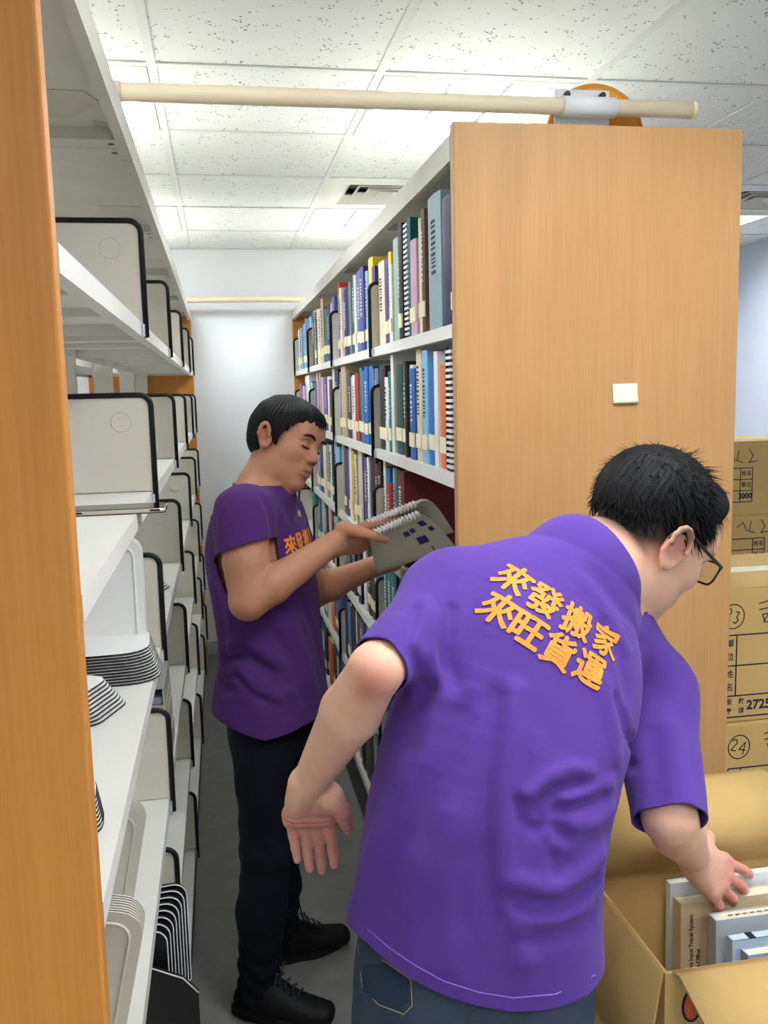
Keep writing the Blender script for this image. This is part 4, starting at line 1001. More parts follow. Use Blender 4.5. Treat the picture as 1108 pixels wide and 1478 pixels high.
m_letter = mat('orange_print', (255, 150, 62), .75, .2, .06, 40)
m_stitch = mat('lilac_stitch', (146, 108, 206), .9, .1)
m_shoe = mat('black_shoe', (18, 18, 20), .6, .3, .1, 40, .3, 300)
UPV = V3(0, 0, 1)
def decal(name, body_or_geo, size, m, parent, bvh, org, U, Vv, out, bold=0, off=.0012, maxe=.006, shear=0):
    """lettering pressed onto a curved surface: projected along -out"""
    vs, fs = text_geo(body_or_geo, size, bold, shear=shear) if isinstance(body_or_geo, str) else body_or_geo
    bm = bmesh.new(); bv = [bm.verts.new(v) for v in vs]
    for f in fs:
        try: bm.faces.new([bv[i] for i in f])
        except ValueError: pass
    bmesh.ops.triangulate(bm, faces=bm.faces[:])
    for _ in range(5):
        E = [e for e in bm.edges if e.calc_length() > maxe]
        if not E: break
        bmesh.ops.subdivide_edges(bm, edges=E, cuts=1); bmesh.ops.triangulate(bm, faces=bm.faces[:])
    org, U, Vv, out = Vector(org), Vector(U), Vector(Vv), Vector(out).normalized(); last = None
    miss = []
    for v in bm.verts:
        p = org+U*v.co.x+Vv*v.co.y; hit = bvh.ray_cast(p+out*.12, -out, .4)
        if hit[0] is not None and (hit[0]-p).length < .1: v.co = hit[0]+hit[1]*(off if hit[1].dot(out) > 0 else -off)
        else: miss.append(v)
    bmesh.ops.delete(bm, geom=miss, context='VERTS')
    me = bpy.data.meshes.new(name); bm.to_mesh(me); bm.free(); me.materials.append(m); me.polygons.foreach_set('use_smooth', [True]*len(me.polygons))
    return place(name, me, parent)
def bvh_of(V, F): return BVHTree.FromPolygons([tuple(v) for v in V], [tuple(int(i) for i in f) for f in F])
def ribbon(name, pts, w, th, m, parent):
    """flat strip following points on a surface (seams, hems)"""
    return MB().tube([tuple(p) for p in pts], [w]*len(pts), 6).build(name, m, parent)
def nail(tip, d, out, r, parent, m):
    """small oval finger nail on the back of a fingertip"""
    d = nrm(d); out = nrm(np.asarray(out)-d*(np.asarray(out)@d)); s_ = np.cross(d, out); b = MB(); ring = []
    for q in range(12):
        a = q*2*math.pi/12; ring.append(tuple(tip-d*.003+d*.0055*math.cos(a)+s_*.0042*math.sin(a)+out*(r*.98-.0012*math.sin(a)**2)))
    c = tuple(tip-d*.003+out*(r+.0006)); b.add(ring+[c], [(i, (i+1) % 12, 12) for i in range(12)], True); return b.build('nail', m, parent)
m_nail = mat('nail', (222, 176, 164), .3, .5)
# =================================================================== person bending over the carton
pB = empty('person', (.33, 1.16, 0)); OB = V3(.33, 1.16, 0)
tag(pB, 'person in purple lettered shirt, back turned, bending over open carton', 'person')
hB = head_frame(.2, -.6, -.1); hsB = 1.05; R_, F_, U_ = hB
OHB = npix(945, 734, 1.32)-hsB*(-.014*F_+.034*U_)
XB = lambda p: OHB+hsB*(R_*p[0]+F_*p[1]+U_*p[2])
C7 = npix(846, 800, 1.275); shL = npix(648, 862, 1.245); elL = npix(541, 968, 1.09); wrL = npix(449, 1125, 1.235)
shR = npix(940, 1000, 1.32); elR = npix(966, 1180, 1.165); wrR = npix(1001, 1236, 1.365)
hipL = npix(600, 1400, 1.13); hipR = npix(768, 1400, 1.165)
sHem, sMid, sUp = V3(.975, -.2, -.02), V3(.98, -.08, -.18), V3(.86, .15, -.47)
tors = [(npix(683, 1410, 1.15), .14, .10, sHem), (npix(685, 1370, 1.15), .15, .108, sHem), (npix(690, 1290, 1.145), .150, .108, sHem), (npix(702, 1190, 1.14), .15, .105, sMid),
        (npix(728, 1080, 1.16), .158, .105, sMid*.6+sUp*.4), (npix(768, 965, 1.205), .165, .102, sUp), (npix(800, 890, 1.24), .14, .088, sUp), (npix(836, 825, 1.265), .075, .066, sUp)]
b = Shape(); b.add(Chain(tors), .02)
b.add(Cone(C7+V3(-.02, 0, -.042), shL, .05, .05), .04); b.add(Cone(C7+V3(.01, 0, -.05), shR, .05, .05), .04)
nk = XB((0, -.028, -.045)); b.add(Cone(nk, C7+V3(-.012, -.005, -.012), .056, .064), .035); b.add(Cone(XB((0, .0, -.07)), C7+V3(.03, .03, -.03), .05, .06), .03)
head_prims(b, XB, hB, 1.08, hsB)
# left arm
b.add(Cone(shL, elL, .044, .034), .02); fm = elL+(wrL-elL)*.35; b.add(Cone(elL, fm, .034, .040), .008); b.add(Cone(fm, wrL, .040, .0255), .008)
Dl = nrm(V3(-.0, .47, -.88)); Nl = V3(-.12, -.88, -.47); Tl = V3(1, .05, -.05)
tipL, PL, KL = hand_prims(b, wrL+Dl*.004, Dl, Nl, Tl, [(.1, .25, .15), (.08, .22, .15), (.1, .22, .15), (.12, .25, .15)], (.07, .08, .1, .12), 1.02,
    thumb=[(.026, .022, .014), (.043, .05, .018), (.05, .083, .012), (.056, .112, .006)])
# right arm
b.add(Cone(shR, elR, .048, .039), .03); fm = elR+(wrR-elR)*.3; b.add(Cone(elR, fm, .039, .041), .008); b.add(Cone(fm, wrR, .041, .027), .008)
wrR2 = npix(1000, 1236, 1.365); Dr = nrm(npix(1050, 1276, 1.395)-wrR2); Tr = nrm(npix(1062, 1243, 1.425)-npix(1020, 1292, 1.37)); Nr = np.cross(Tr, Dr)
tipR, PR, KR = hand_prims(b, wrR2+Dr*.004, Dr, Nr, Tr, [(-.12, .3, .2), (-.02, .38, .25), (.06, .42, .25), (.18, .45, .25)], (.14, .03, -.08, -.2), 1.1,
    thumb=[(.03, .025, .01), (.05, .05, .02), (.056, .078, .034), (.058, .1, .045)])
# legs (inside the jeans)
knL, knR, anL, anR = V3(.19, 1.16, .46), V3(.43, 1.2, .46), V3(.17, 1.12, .09), V3(.42, 1.15, .09)
# crease lines of the palm, ear and neck folds
def crease(pts, r, k=.004): 
    for a, c in zip(pts[:-1], pts[1:]): b.sub(Cone(a, c, r, r), k)
crease([PL(.03, .07, .0135), PL(.012, .066, .017), PL(-.012, .06, .0185), PL(-.034, .058, .013)], .0016)
crease([PL(.034, .083, .010), PL(.008, .081, .0145), PL(-.014, .076, .0145), PL(-.034, .068, .011)], .0014)
crease([PL(.012, .004, .02), PL(.004, .03, .021), PL(.012, .058, .02), PL(.03, .068, .014)], .0018)
VB, FB = b.mesh(.0031)
C = np.tile(lin3((226, 176, 148)), (len(VB), 1)); q = ((VB-OHB)@hB.T)/hsB
C = mixc(C, (206, 122, 108), gauss(VB, elL+V3(-.012, -.04, -.012), .034)*.75); C = mixc(C, (150, 92, 84), gauss(VB, elL+V3(-.02, -.042, -.022), .016)*.6)
C = mixc(C, (214, 142, 132), np.maximum(sstep(.02, .05, (VB-wrL)@Dl)*(np.linalg.norm(VB-wrL, axis=1) < .22), sstep(.05, .09, (VB-wrR)@Dr)*(np.linalg.norm(VB-wrR, axis=1) < .25))*.7)
for i in range(4):
    C = mixc(C, (200, 112, 104), gauss(VB, PL(KL[i][0], KL[i][1]-.006, .012), .013)*.45); C = mixc(C, (196, 112, 104), gauss(VB, PR(KR[i][0], KR[i][1]+.03, -.012), .012)*.5)
C = mixc(C, (214, 130, 118), gauss(q, (.08, -.01, -.008), .024)*.7)
hm = (np.linalg.norm(q-V3(0, -.014, .03), axis=1) < .14)
C[hm] = face_tint(C[hm], q[hm], (226, 176, 148), (190, 110, 104))
# faded clipper cut on the sides and nape
lim = -.052+.06*sstep(-.06, .05, q[:, 1])+.0
fade = hm*sstep(0, .032, q[:, 2]-lim)*(1-sstep(.052, .075, q[:, 1]-.1*np.maximum(q[:, 2]-.02, 0)))*(1-np.exp(-((q[:, 0]-.084)/.008)**2*1.0)*(q[:, 2] < .026)*(np.abs(q[:, 1]+.008) < .022))
C = mixc(C, (34, 30, 31), np.clip(fade, 0, 1)*.93)
body = np_obj('body', VB-OB, FB, m_skin, pB, C)
# hair: clipped cap plus combed strands
hs = Shape(); hs.add(Ell(XB((0, -.016, .038)), np.array([.0795, .100, .0885])*hsB, hB), .01); hs.add(Ell(XB((0, .05, .085)), np.array([.05, .035, .03])*hsB, hB), .02)
rg = np.random.RandomState(3); fr = rg.normal(0, 1, (10, 3))*90; phs = rg.uniform(0, 6, 10)
def hair_noise(P, d):
    qq = ((P-OHB)@hB.T)/hsB; a = np.arctan2(qq[:, 0], qq[:, 1]+.05); n = sum(np.sin(P@fr[i]+phs[i]) for i in range(10))/10
    return d+.0022*np.sin(a*46+3*n)*.5+.0015*n
hs.disp(hair_noise, XB((0, 0, .03)), .16)
Vh, Fh = hs.mesh(.0036, 1); qh = ((Vh-OHB)@hB.T)/hsB
def keepB(p): return p[2] > (.014-.02*float(np.clip((-.03-p[1])/.06, 0, 1))+.045*float(np.clip((p[1]-.02)/.06, 0, 1)))+.003*math.sin(90*p[0]+70*p[1])
sB = np.array([p[2]-(.014-.02*np.clip((-.03-p[1])/.06, 0, 1)+.045*np.clip((p[1]-.02)/.06, 0, 1)) for p in qh])
Vh, Fh = clip_mesh(Vh, Fh, sB)
def flowB(p):
    d = np.array(p)-np.array([.01, -.045, .1]); d[2] *= .6; return d+np.array([.0, .03, .0])
Vs, Fs = ellip_flow_hair(1500, XB, keepB, flowB, lambda p: .034+.016*(p[1] > .03), .0017, lambda p: .008+.012*max(0, p[2]-.05)/.07, 5, off=.009, jit=.02)
hair = np_obj('hair', np.concatenate([Vh])-OB, Fh, m_hair, pB); 
np_obj('hair_strands', Vs-OB, Fs, m_hair, pB)['kind'] = 'stuff'
# shirt
s0 = Shape()
inf = [(c, a+.012+.0*i, d_+.012, s_) for i, (c, a, d_, s_) in enumerate(tors)]
inf[0] = (npix(682, 1520, 1.15), .192, .150, sHem); inf[1] = (npix(682, 1410, 1.15), .184, .142, sHem); inf[2] = (npix(688, 1290, 1.145), .172, .128, sHem); inf[3] = (npix(702, 1190, 1.14), .167, .12, sMid)
s0.add(Chain(inf), .02); s0.add(Cone(C7+V3(-.03, 0, -.042), shL, .060, .062), .05); s0.add(Cone(C7+V3(.012, .01, -.05), shR, .058, .062), .05)
aL = nrm(elL-shL); cuffL = shL+(elL-shL)*.94; s0.add(Cone(shL, cuffL+aL*.05, .060, .037), .04)
aR = nrm(elR-shR); cuffR = shR+(elR-shR)*1.02; s0.add(Cone(shR, cuffR+aR*.05, .066, .052), .04)
sh = Shape(); sh.ops = list(s0.ops)
FOLDS = [([(742, 1000), (728, 1080), (722, 1150), (722, 1210), (727, 1275), (740, 1335), (757, 1385)], .007, .016), ([(716, 1010), (706, 1100), (700, 1180), (702, 1260), (715, 1320)], -.006, .016),
 ([(640, 1010), (605, 1095), (565, 1170), (537, 1230), (507, 1325)], .007, .018), ([(660, 1030), (632, 1110), (590, 1195), (562, 1260), (540, 1330)], -.006, .018),
 ([(600, 1240), (590, 1330), (600, 1390)], .004, .02), ([(655, 1180), (640, 1280), (650, 1390)], .004, .022), ([(675, 1240), (668, 1330)], -.004, .018),
 ([(768, 1142), (790, 1122), (822, 1108), (850, 1112)], .006, .010), ([(775, 1158), (800, 1142), (835, 1132)], -.006, .009), ([(748, 1160), (752, 1182), (770, 1197)], -.006, .009), ([(765, 1165), (785, 1190), (815, 1204)], -.007, .009),
 ([(762, 1150), (772, 1178), (795, 1198)], .005, .009), ([(800, 1170), (835, 1162), (868, 1146)], -.005, .009), ([(815, 1150), (850, 1145), (880, 1132)], .005, .010), ([(830, 1190), (858, 1188), (880, 1170)], .005, .012),
 ([(742, 1270), (775, 1285), (805, 1286), (840, 1262), (866, 1235)], .007, .014), ([(735, 1295), (780, 1305), (820, 1302), (860, 1272)], -.007, .013), ([(800, 1240), (806, 1260), (815, 1246)], -.005, .009), ([(750, 1330), (800, 1330), (850, 1305)], .005, .013), ([(745, 1352), (800, 1350), (855, 1325)], -.005, .013),
 ([(890, 1010), (905, 1060), (910, 1105)], -.006, .010), ([(868, 985), (880, 1040), (888, 1090)], .005, .014), ([(872, 905), (895, 950), (905, 1000)], -.004, .012), ([(840, 840), (880, 890), (905, 935)], .003, .012), ([(860, 830), (900, 885), (925, 930)], -.003, .012),
 ([(655, 985), (640, 930), (650, 880)], -.005, .010), ([(640, 985), (622, 940), (628, 890)], .005, .012), ([(600, 965), (585, 930), (600, 880)], -.004, .010), ([(620, 975), (600, 925), (615, 870)], .004, .011), ([(570, 960), (560, 930), (575, 890)], .003, .010),
 ([(690, 850), (650, 960), (600, 1060)], -.003, .03), ([(940, 1060), (950, 1120), (945, 1180)], -.004, .014), ([(970, 1050), (985, 1110), (990, 1170)], .004, .014), ([(700, 790), (665, 850), (655, 900)], .002, .012)]
folds(sh, s0, [(p_, a_*1.3, w_) for p_, a_, w_ in FOLDS])
fr2 = rg.normal(0, 1, (8, 3))*V3(26, 26, 14); ph2 = rg.uniform(0, 6, 8)
sh.disp(lambda P, d: d-.0009*sum(np.sin(P@fr2[i]+ph2[i]+1.5*np.sin(P@fr2[(i+3) % 8])) for i in range(8))/3, C7-V3(.2, 0, .25), .9)
Vt, Ft = sh.mesh(.0042, 1)
# hem, cuffs and neckline cuts
hem = [(495, 1332), (530, 1362), (560, 1388), (600, 1415), (640, 1437), (690, 1453), (740, 1461), (800, 1456), (858, 1428)]
hp_ = [p for p in s0.march_many(hem) if p is not None]; hu = np.array([(p-OB)@sHem for p in hp_]); hz = np.array([p[2] for p in hp_]); oo = np.argsort(hu)
u = (Vt-OB)@sHem; zh = np.interp(u, hu[oo], hz[oo])
s_hem = Vt[:, 2]-zh; near_t = np.ones(len(Vt))
dl, dr = Vt-cuffL, Vt-cuffR
axl = np.linalg.norm(dl-(dl@aL)[:, None]*aL, axis=1); axr = np.linalg.norm(dr-(dr@aR)[:, None]*aR, axis=1)
s_l = np.where(((dl@aL) > -.03) & (axl < .085), -(dl@aL), 1); s_r = np.where(((dr@aR) > -.03) & (axr < .085), -(dr@aR), 1)
nkd = nrm(XB((0, -.02, -.03))-C7); ncx = C7+nkd*.012; s_n = np.where(np.linalg.norm(Vt-C7, axis=1) < .13, -((Vt-ncx)@nrm(nkd*.85+V3(-.02, .0, .3))), 1)
sv = np.minimum(np.minimum(s_hem, s_l), np.minimum(s_r, s_n)); Vt, Ft = clip_mesh(Vt, Ft, sv)
shirt = np_obj('shirt', Vt-OB, Ft, m_shirtB, pB); md = shirt.modifiers.new('cloth', 'SOLIDIFY'); md.thickness = .0022; md.offset = -1
bvhB = bvh_of(Vt, Ft)
# stitched hem line just above the edge
st = sh.march_many([(x, y-21) for x, y in hem]); st = [tuple(np.array(p)-OB+V3(0, -.0016, .0008)) for p in st if p is not None]
for a, c in zip(st[:-1], st[1:]): pass
MB().tube(st, .0009, 5).build('hem_stitch', m_stitch, shirt)
# lettering on the back: reading direction and its normal from the surface
def letters(sh_, rows, sz, m, parent, bvh, OO, ex, ey, side, bold):
    """print characters on cloth; ex, ey: pixel steps along reading direction and upwards"""
    for txt, spots in rows:
        q = [];
        for x, y in spots: q += [(x, y), (x+ex[0], y+ex[1]), (x-ex[0], y-ex[1]), (x+ey[0], y+ey[1]), (x-ey[0], y-ey[1])]
        q = sh_.march_many(q)
        for k, ch in enumerate(txt):
            o, a, b_, c, d_ = q[5*k:5*k+5]
            if any(v is None for v in (o, a, b_, c, d_)): continue
            Uu = nrm(a-b_); Vv = nrm(c-d_); out = np.cross(Uu, Vv); Vv = nrm(np.cross(out, Uu))
            vs, fs = text_geo(ch, sz, sz*.006, shear=.1); V2, F2 = [], []
            for dx, dy in ((0, 0), (bold, 0), (-bold, 0), (0, bold), (0, -bold)):
                n = len(V2); V2 += [(v[0]+dx, v[1]+dy, 0) for v in vs]; F2 += [tuple(i+n for i in f) for f in fs]
            lo_ = decal('printed_letter', (V2, F2), 1, m, parent, bvh, o, Uu, Vv, out, 0, .0016, .0045)
            lo_.data.transform(Matrix.Translation(-Vector(OO)))
letters(s0, [('來發搬家', [(738, 836), (783, 868), (830, 900), (872, 928)]), ('來旺貨運', [(716, 880), (758, 911), (803, 942), (847, 968)])], .050, m_letter, shirt, bvhB, OB, (14, 9), (9, -14), 1, .0011)
# jeans
j = Shape(); pel = (hipL+hipR)/2
j.add(Chain([(pel+V3(0, 0, .13), .145, .105, sHem), (pel+V3(0, -.0, .05), .165, .122, sHem), (pel+V3(0, .0, -.03), .166, .12, sHem)]), .03)
for hp, kn, an in ((hipL, knL, anL), (hipR, knR, anR)):
    j.add(Cone(hp+V3(0, 0, -.03), kn, .083, .064), .025); j.add(Cone(kn, an+V3(0, 0, -.03), .063, .056), .02)
j.sub(Cone((hipL+hipR)/2+V3(0, -.16, -.03), (hipL+hipR)/2+V3(0, -.12, -.25), .012, .016), .03)
fr3 = rg.normal(0, 1, (6, 3))*V3(20, 20, 30)
j.disp(lambda P, d: d-.0014*sum(np.sin(P@fr3[i]+i) for i in range(6))/2, pel-V3(0, 0, .3), .8)
Vj, Fj = j.mesh(.006, 1); Vj, Fj = clip_mesh(Vj, Fj, np.minimum(pel[2]+.12-Vj[:, 2], Vj[:, 2]-.03)); jeans = np_obj('jeans', Vj-OB, Fj, m_jeansB, pB)
bvhJ = bvh_of(Vj, Fj)
def jpatch(name, pxs, m, off, maxe=.012):
    base = [np.array(p) for p in j.march_many(pxs)]; o = np.mean(base, 0); vs = [(float((p-o)@V3(1, 0, 0)), float((p-o)@V3(0, 0, 1)), 0) for p in base]
    d_ = decal(name, (vs, [tuple(range(len(vs)))]), 1, m, jeans, bvhJ, o, (1, 0, 0), (0, 0, 1), (-.1, -1, .15), 0, off, maxe); d_.data.transform(Matrix.Translation(-Vector(OB))); return d_
PK = [(516, 1362), (558, 1388), (592, 1412), (594, 1450), (582, 1462), (545, 1448), (522, 1422)]
jpatch('back_pocket', PK, mat('denim_dark', (44, 54, 74), .9, .15, .3, 12, .4, 700), .0025)
pk = j.march_many(PK+PK[:1]); MB().tube([tuple(p-OB+V3(-.0003, -.0042, .0012)) for p in pk], .0009, 5).build('pocket_stitch', mat('tan_stitch', (150, 140, 112), .9), jeans)
for an, dx in ((anL, -.02), (anR, .02)):
    t = Shape(); hl = an+V3(0, -.05, -.055); t.add(Cone(hl, an+V3(dx, .15, -.058), .036, .032), .02); t.add(Cone(an, an+V3(dx*.5, .05, -.035), .045, .035), .03)
    Vq, Fq = t.mesh(.006, 1); Vq, Fq = Vq, Fq; Vq[:, 2] = np.maximum(Vq[:, 2], .001); so = np_obj('shoe', Vq-OB, Fq, m_shoe, pB)
for k, (tp, d_) in enumerate(tipR[:4]): nail(tp, d_, -nrm(Nr)*1.0, (.0066, .0068, .0064, .0056)[k]*1.04, body, m_nail).data.transform(Matrix.Translation(-Vector(OB)))
# glasses
gl = empty('eyeglasses', tuple(XB((0, .09, 0)))); GO = XB((0, .09, 0)); m_frame = mat('glasses_frame', (14, 14, 16), .25, .5)
lens_m = mat('lens_glass', (240, 245, 250), .02, .5, trans=1.0)
for s_ in (-1, 1):
    rr = [XB((s_*.036+a, .103-abs(s_*.036+a)*.12-.1*min(0, b_)*0, b_-.004)) for a, b_ in rrect(.056, .036, .011, 4)]
    MB().tube([tuple(p-GO) for p in rr], .0019, 6, closed=True).build('rim', m_frame, gl)
    n = len(rr); MB().add([tuple(p-GO) for p in rr], [tuple(range(n))]).build('lens', lens_m, gl).modifiers.new('t', 'SOLIDIFY').thickness = .0015
    MB().tube([tuple(XB(p)-GO) for p in ((s_*.063, .097, .008), (s_*.072, .088, .009), (s_*.0755, .05, .013), (s_*.081, .004, .0195), (s_*.083, -.014, .012), (s_*.081, -.026, -.004))], [.0022, .0028, .0026, .0026, .0024, .002], 6).build('temple', m_frame, gl)
MB().tube([tuple(XB(p)-GO) for p in ((-.009, .104, .003), (0, .107, .006), (.009, .104, .003))], .002, 6).build('bridge', m_frame, gl)
tag(gl, 'black-framed eyeglasses worn by the person at the carton', 'eyeglasses')
# =================================================================== person leafing through booklets in the aisle
pA = empty('person', (.1, 2.3, 0)); OA = V3(.1, 2.3, 0)
tag(pA, 'person in purple shirt and black jeans leafing through booklets in the aisle', 'person')
FA = nrm(V3(.9, -.4, 0)); RA = nrm(np.cross(FA, UPV))
hA = head_frame(-.70, -.20, .32); R_, F_, U_ = hA; OHA = npix(411.6, 635.5, 2.3); hsA = .95
XA = lambda p: OHA+hsA*(R_*p[0]+F_*p[1]+U_*p[2])
C7A = npix(381, 700, 2.3); shRa = npix(352, 742, 2.14); elRa = npix(358, 868, 2.09); wrRa = npix(479, 786, 2.11)
shLa = npix(402, 742, 2.45); elLa = npix(450, 856, 2.46); wrLa = npix(546, 815, 2.37)
torsA = [(npix(392, 1030, 2.3), .12, .09, RA), (npix(392, 1000, 2.3), .135, .098, RA), (npix(392, 930, 2.3), .14, .1, RA), (npix(387, 860, 2.3), .148, .102, RA), (npix(378, 795, 2.3), .16, .105, RA), (npix(374, 742, 2.3), .145, .088, RA), (npix(380, 712, 2.3), .08, .062, RA)]
a_ = Shape(); a_.add(Chain(torsA), .02)
for s_ in (shRa, shLa): a_.add(Cone(C7A+V3(0, 0, -.035), s_, .05, .052), .05)
a_.add(Cone(XA((0, -.03, -.04)), C7A+V3(-.01, 0, -.015), .047, .056), .025); a_.add(Cone(XA((0, -.008, -.075)), C7A+V3(.015, -.008, -.03), .038, .052), .02)
head_prims(a_, XA, hA, .98, hsA)
a_.add(Cone(shRa, shRa+(elRa-shRa)*.55, .056, .054), .03); a_.add(Cone(shRa+(elRa-shRa)*.55, elRa, .054, .044), .008)
fm = elRa+(wrRa-elRa)*.3; a_.add(Cone(elRa, fm, .043, .045), .01); a_.add(Cone(fm, wrRa, .045, .0275), .008)
a_.add(Cone(shLa, elLa, .052, .042), .03); fm = elLa+(wrLa-elLa)*.3; a_.add(Cone(elLa, fm, .040, .041), .02); a_.add(Cone(fm, wrLa, .04, .027), .02)
Dra = nrm(npix(540, 772, 2.15)-wrRa); Tra = V3(-.1, -.5, .82)
tRA, PRA, KRA = hand_prims(a_, wrRa+Dra*.002, Dra, np.cross(Tra, Dra), Tra, [(-.05, .15, .1), (.0, .2, .1), (.05, .2, .1), (.1, .25, .1)], (.05, .0, -.05, -.12), 1.08,
    thumb_w=[npix(518, 768, 2.075), npix(538, 773, 2.068), npix(556, 779, 2.08)])
Dla = nrm(npix(585, 800, 2.30)-wrLa); Nla = V3(.1, -.75, .65)
hand_prims(a_, wrLa, Dla, Nla, np.cross(Nla, Dla), [(.3, .4, .3)]*4, sc=1.0)
hRa, hLa = npix(377, 1030, 2.21), npix(408, 1020, 2.4); kRa, kLa = npix(384, 1225, 2.2), npix(398, 1220, 2.40); nRa, nLa = V3(.03, 2.215, .1), V3(.105, 2.44, .1)
for h_, k_, n_, t_ in ((hRa, kRa, nRa, V3(.16, -.07, -.065)), (hLa, kLa, nLa, V3(.13, .03, -.065))):
    a_.add(Cone(h_+V3(0, 0, .04), h_, .06, .06), .03)
VA, FAc = a_.mesh(.0033)
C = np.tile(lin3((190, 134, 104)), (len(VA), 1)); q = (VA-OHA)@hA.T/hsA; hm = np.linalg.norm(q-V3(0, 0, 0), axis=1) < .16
C = mixc(C, (172, 104, 82), np.maximum(gauss(VA, wrRa+Dra*.09, .05)*.5, gauss(VA, elRa+V3(.0, -.03, -.02), .03)*.3)); C = mixc(C, (160, 92, 74), gauss(q, (.08, -.01, -.01), .022)*.6)
C[hm] = face_tint(C[hm], q[hm], (190, 134, 104), (136, 76, 70))
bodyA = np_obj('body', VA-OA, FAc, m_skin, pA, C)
def face_on(x, z, y0=.16):
    p = np.array([x, y0, z], float)
    for _ in range(60):
        d = a_.ev(XA(p)[None])[0]
        if d < .0004: break
        p[1] -= max(d*.7, .0004)
    return p
m_brow = mat('brow_hair', (16, 14, 14), .7, .2)
for s_ in (-1, 1):
    pts = [face_on(s_*x, z) for x, z in ((.013, .0165), (.02, .0205), (.028, .0232), (.037, .0235), (.046, .0205), (.051, .017))]
    MB().tube([tuple(XA(p+V3(0, -.0016, 0))-OA) for p in pts], [.0022, .0034, .0036, .0032, .0024, .001], 8).build('eyebrow', m_brow, bodyA)
    pts = [face_on(s_*x, z) for x, z in ((.017, -.0075), (.023, -.0092), (.031, -.0098), (.039, -.009), (.0455, -.0068))]
    MB().tube([tuple(XA(p+V3(0, .0002, 0))-OA) for p in pts], [.0009, .0015, .0018, .0018, .001], 6).build('eyelash', m_brow, bodyA)
# hair
HB_Y = [-.12, -.06, -.035, -.022, -.01, .0, .012, .026, .036, .05, .068, .09, .12]; HB_Z = [-.058, -.058, -.05, -.012, .008, .012, -.018, -.03, .0, .036, .05, .046, .044]
def hbound(y): return np.interp(y, HB_Y, HB_Z)
hs = Shape(); hs.add(Ell(XA((0, -.012, .031)), (.0785, .096, .0855), hA), .01); hs.add(Ell(XA((0, -.06, -.018)), (.05, .032, .045), hA), .04)
for s_ in (-1, 1): hs.add(Ell(XA((s_*.066, .018, .02)), (.014, .033, .042), hA), .02)
hs.add(Ell(XA((0, .055, .062)), (.054, .034, .032), hA), .03)
hs.disp(lambda P, d: d+.0013*np.sin(np.arctan2(((P-OHA)@hA.T)[:, 0], ((P-OHA)@hA.T)[:, 1]+.03)*52+2*np.sin(P@fr[0]*.6))+.0007*np.sin(P@fr[1]), XA((0, 0, .03)), .17)
Vh, Fh = hs.mesh(.0036, 1); qh = (Vh-OHA)@hA.T/hsA; jag = .004*np.sin(qh[:, 0]*60+1)+.002*np.sin(qh[:, 0]*330+qh[:, 1]*200)
Vh, Fh = clip_mesh(Vh, Fh, qh[:, 2]-hbound(qh[:, 1])-jag*(qh[:, 1] > .03)); np_obj('hair', Vh-OA, Fh, m_hair, pA)
def keepA(p): return p[2] > hbound(p[1])+.012
def flowA(p):
    d = np.array(p)-np.array([.0, -.05, .11]); d[2] = d[2]*.8-.05; return d
Vs, Fs = ellip_flow_hair(1800, XA, keepA, flowA, lambda p: .042, .0012, lambda p: .0035, 9, off=.009, jit=.015)
np_obj('hair_strands', Vs-OA, Fs, m_hair, pA)['kind'] = 'stuff'
# shirt
s1 = Shape(); infA = [(npix(392, 1085, 2.3), .19, .146, RA), (npix(391, 1015, 2.3), .182, .14, RA), (npix(392, 935, 2.3), .162, .124, RA), (npix(385, 865, 2.3), .164, .124, RA), (npix(375, 800, 2.3), .172, .122, RA), (npix(372, 748, 2.3), .158, .103, RA), (npix(379, 716, 2.3), .088, .072, RA)]
s1.add(Chain(infA), .02)
for s_ in (shRa, shLa): s1.add(Cone(C7A+V3(0, 0, -.04), s_, .054, .062), .05)
axR, axL = nrm(elRa-shRa), nrm(elLa-shLa); cfR, cfL = shRa+(elRa-shRa)*.37, shLa+(elLa-shLa)*.42
s1.add(Cone(shRa, cfR+axR*.05, .064, .071), .035); s1.add(Cone(shLa, cfL+axL*.05, .062, .066), .035)
s2 = Shape(); s2.ops = list(s1.ops)
folds(s2, s1, [(p_, a2*1.6, w_) for p_, a2, w_ in [([(330, 935), (350, 925), (375, 935), (410, 960)], .007, .014), ([(325, 955), (355, 948), (390, 972)], -.007, .013), ([(318, 975), (345, 965), (365, 985), (400, 1005)], .007, .014), ([(322, 1000), (350, 990), (380, 1010)], -.005, .013),
 ([(420, 900), (440, 950), (455, 1000)], .005, .018), ([(400, 920), (425, 960), (440, 1010)], -.005, .016), ([(380, 720), (395, 770), (392, 800)], -.005, .012), ([(395, 720), (415, 760), (430, 820)], .003, .016), ([(310, 850), (320, 900), (325, 940)], -.004, .018),
 ([(340, 990), (370, 1000), (420, 1000)], .004, .014), ([(440, 880), (455, 920), (465, 960)], -.004, .014), ([(322, 735), (318, 765)], .004, .012), ([(350, 745), (352, 780)], -.003, .014)]])
s2.disp(lambda P, d: d-.0011*sum(np.sin(P@fr2[i]+ph2[i]+1.5*np.sin(P@fr2[(i+3) % 8])) for i in range(8))/3, OA+V3(0, 0, 1.1), .7)
Vt, Ft = s2.mesh(.0048, 1)
hemz = np.interp((Vt-OA)@FA, [-.15, -.05, .05, .14], [.838, .815, .785, .80]); s_h = Vt[:, 2]-hemz
def cuff(Vt, cf, ax): 
    d_ = Vt-cf; t = d_@ax; r_ = np.linalg.norm(d_-t[:, None]*ax, axis=1); return np.where((t > -.03) & (r_ < .1) & (t < .13), -t, 1.)
side_r = (Vt-OA)@RA; cR = np.where(side_r > .12, cuff(Vt, cfR, nrm(axR+V3(.25, 0, 0))), 1.); cL = np.where(side_r < -.12, cuff(Vt, cfL, axL), 1.)
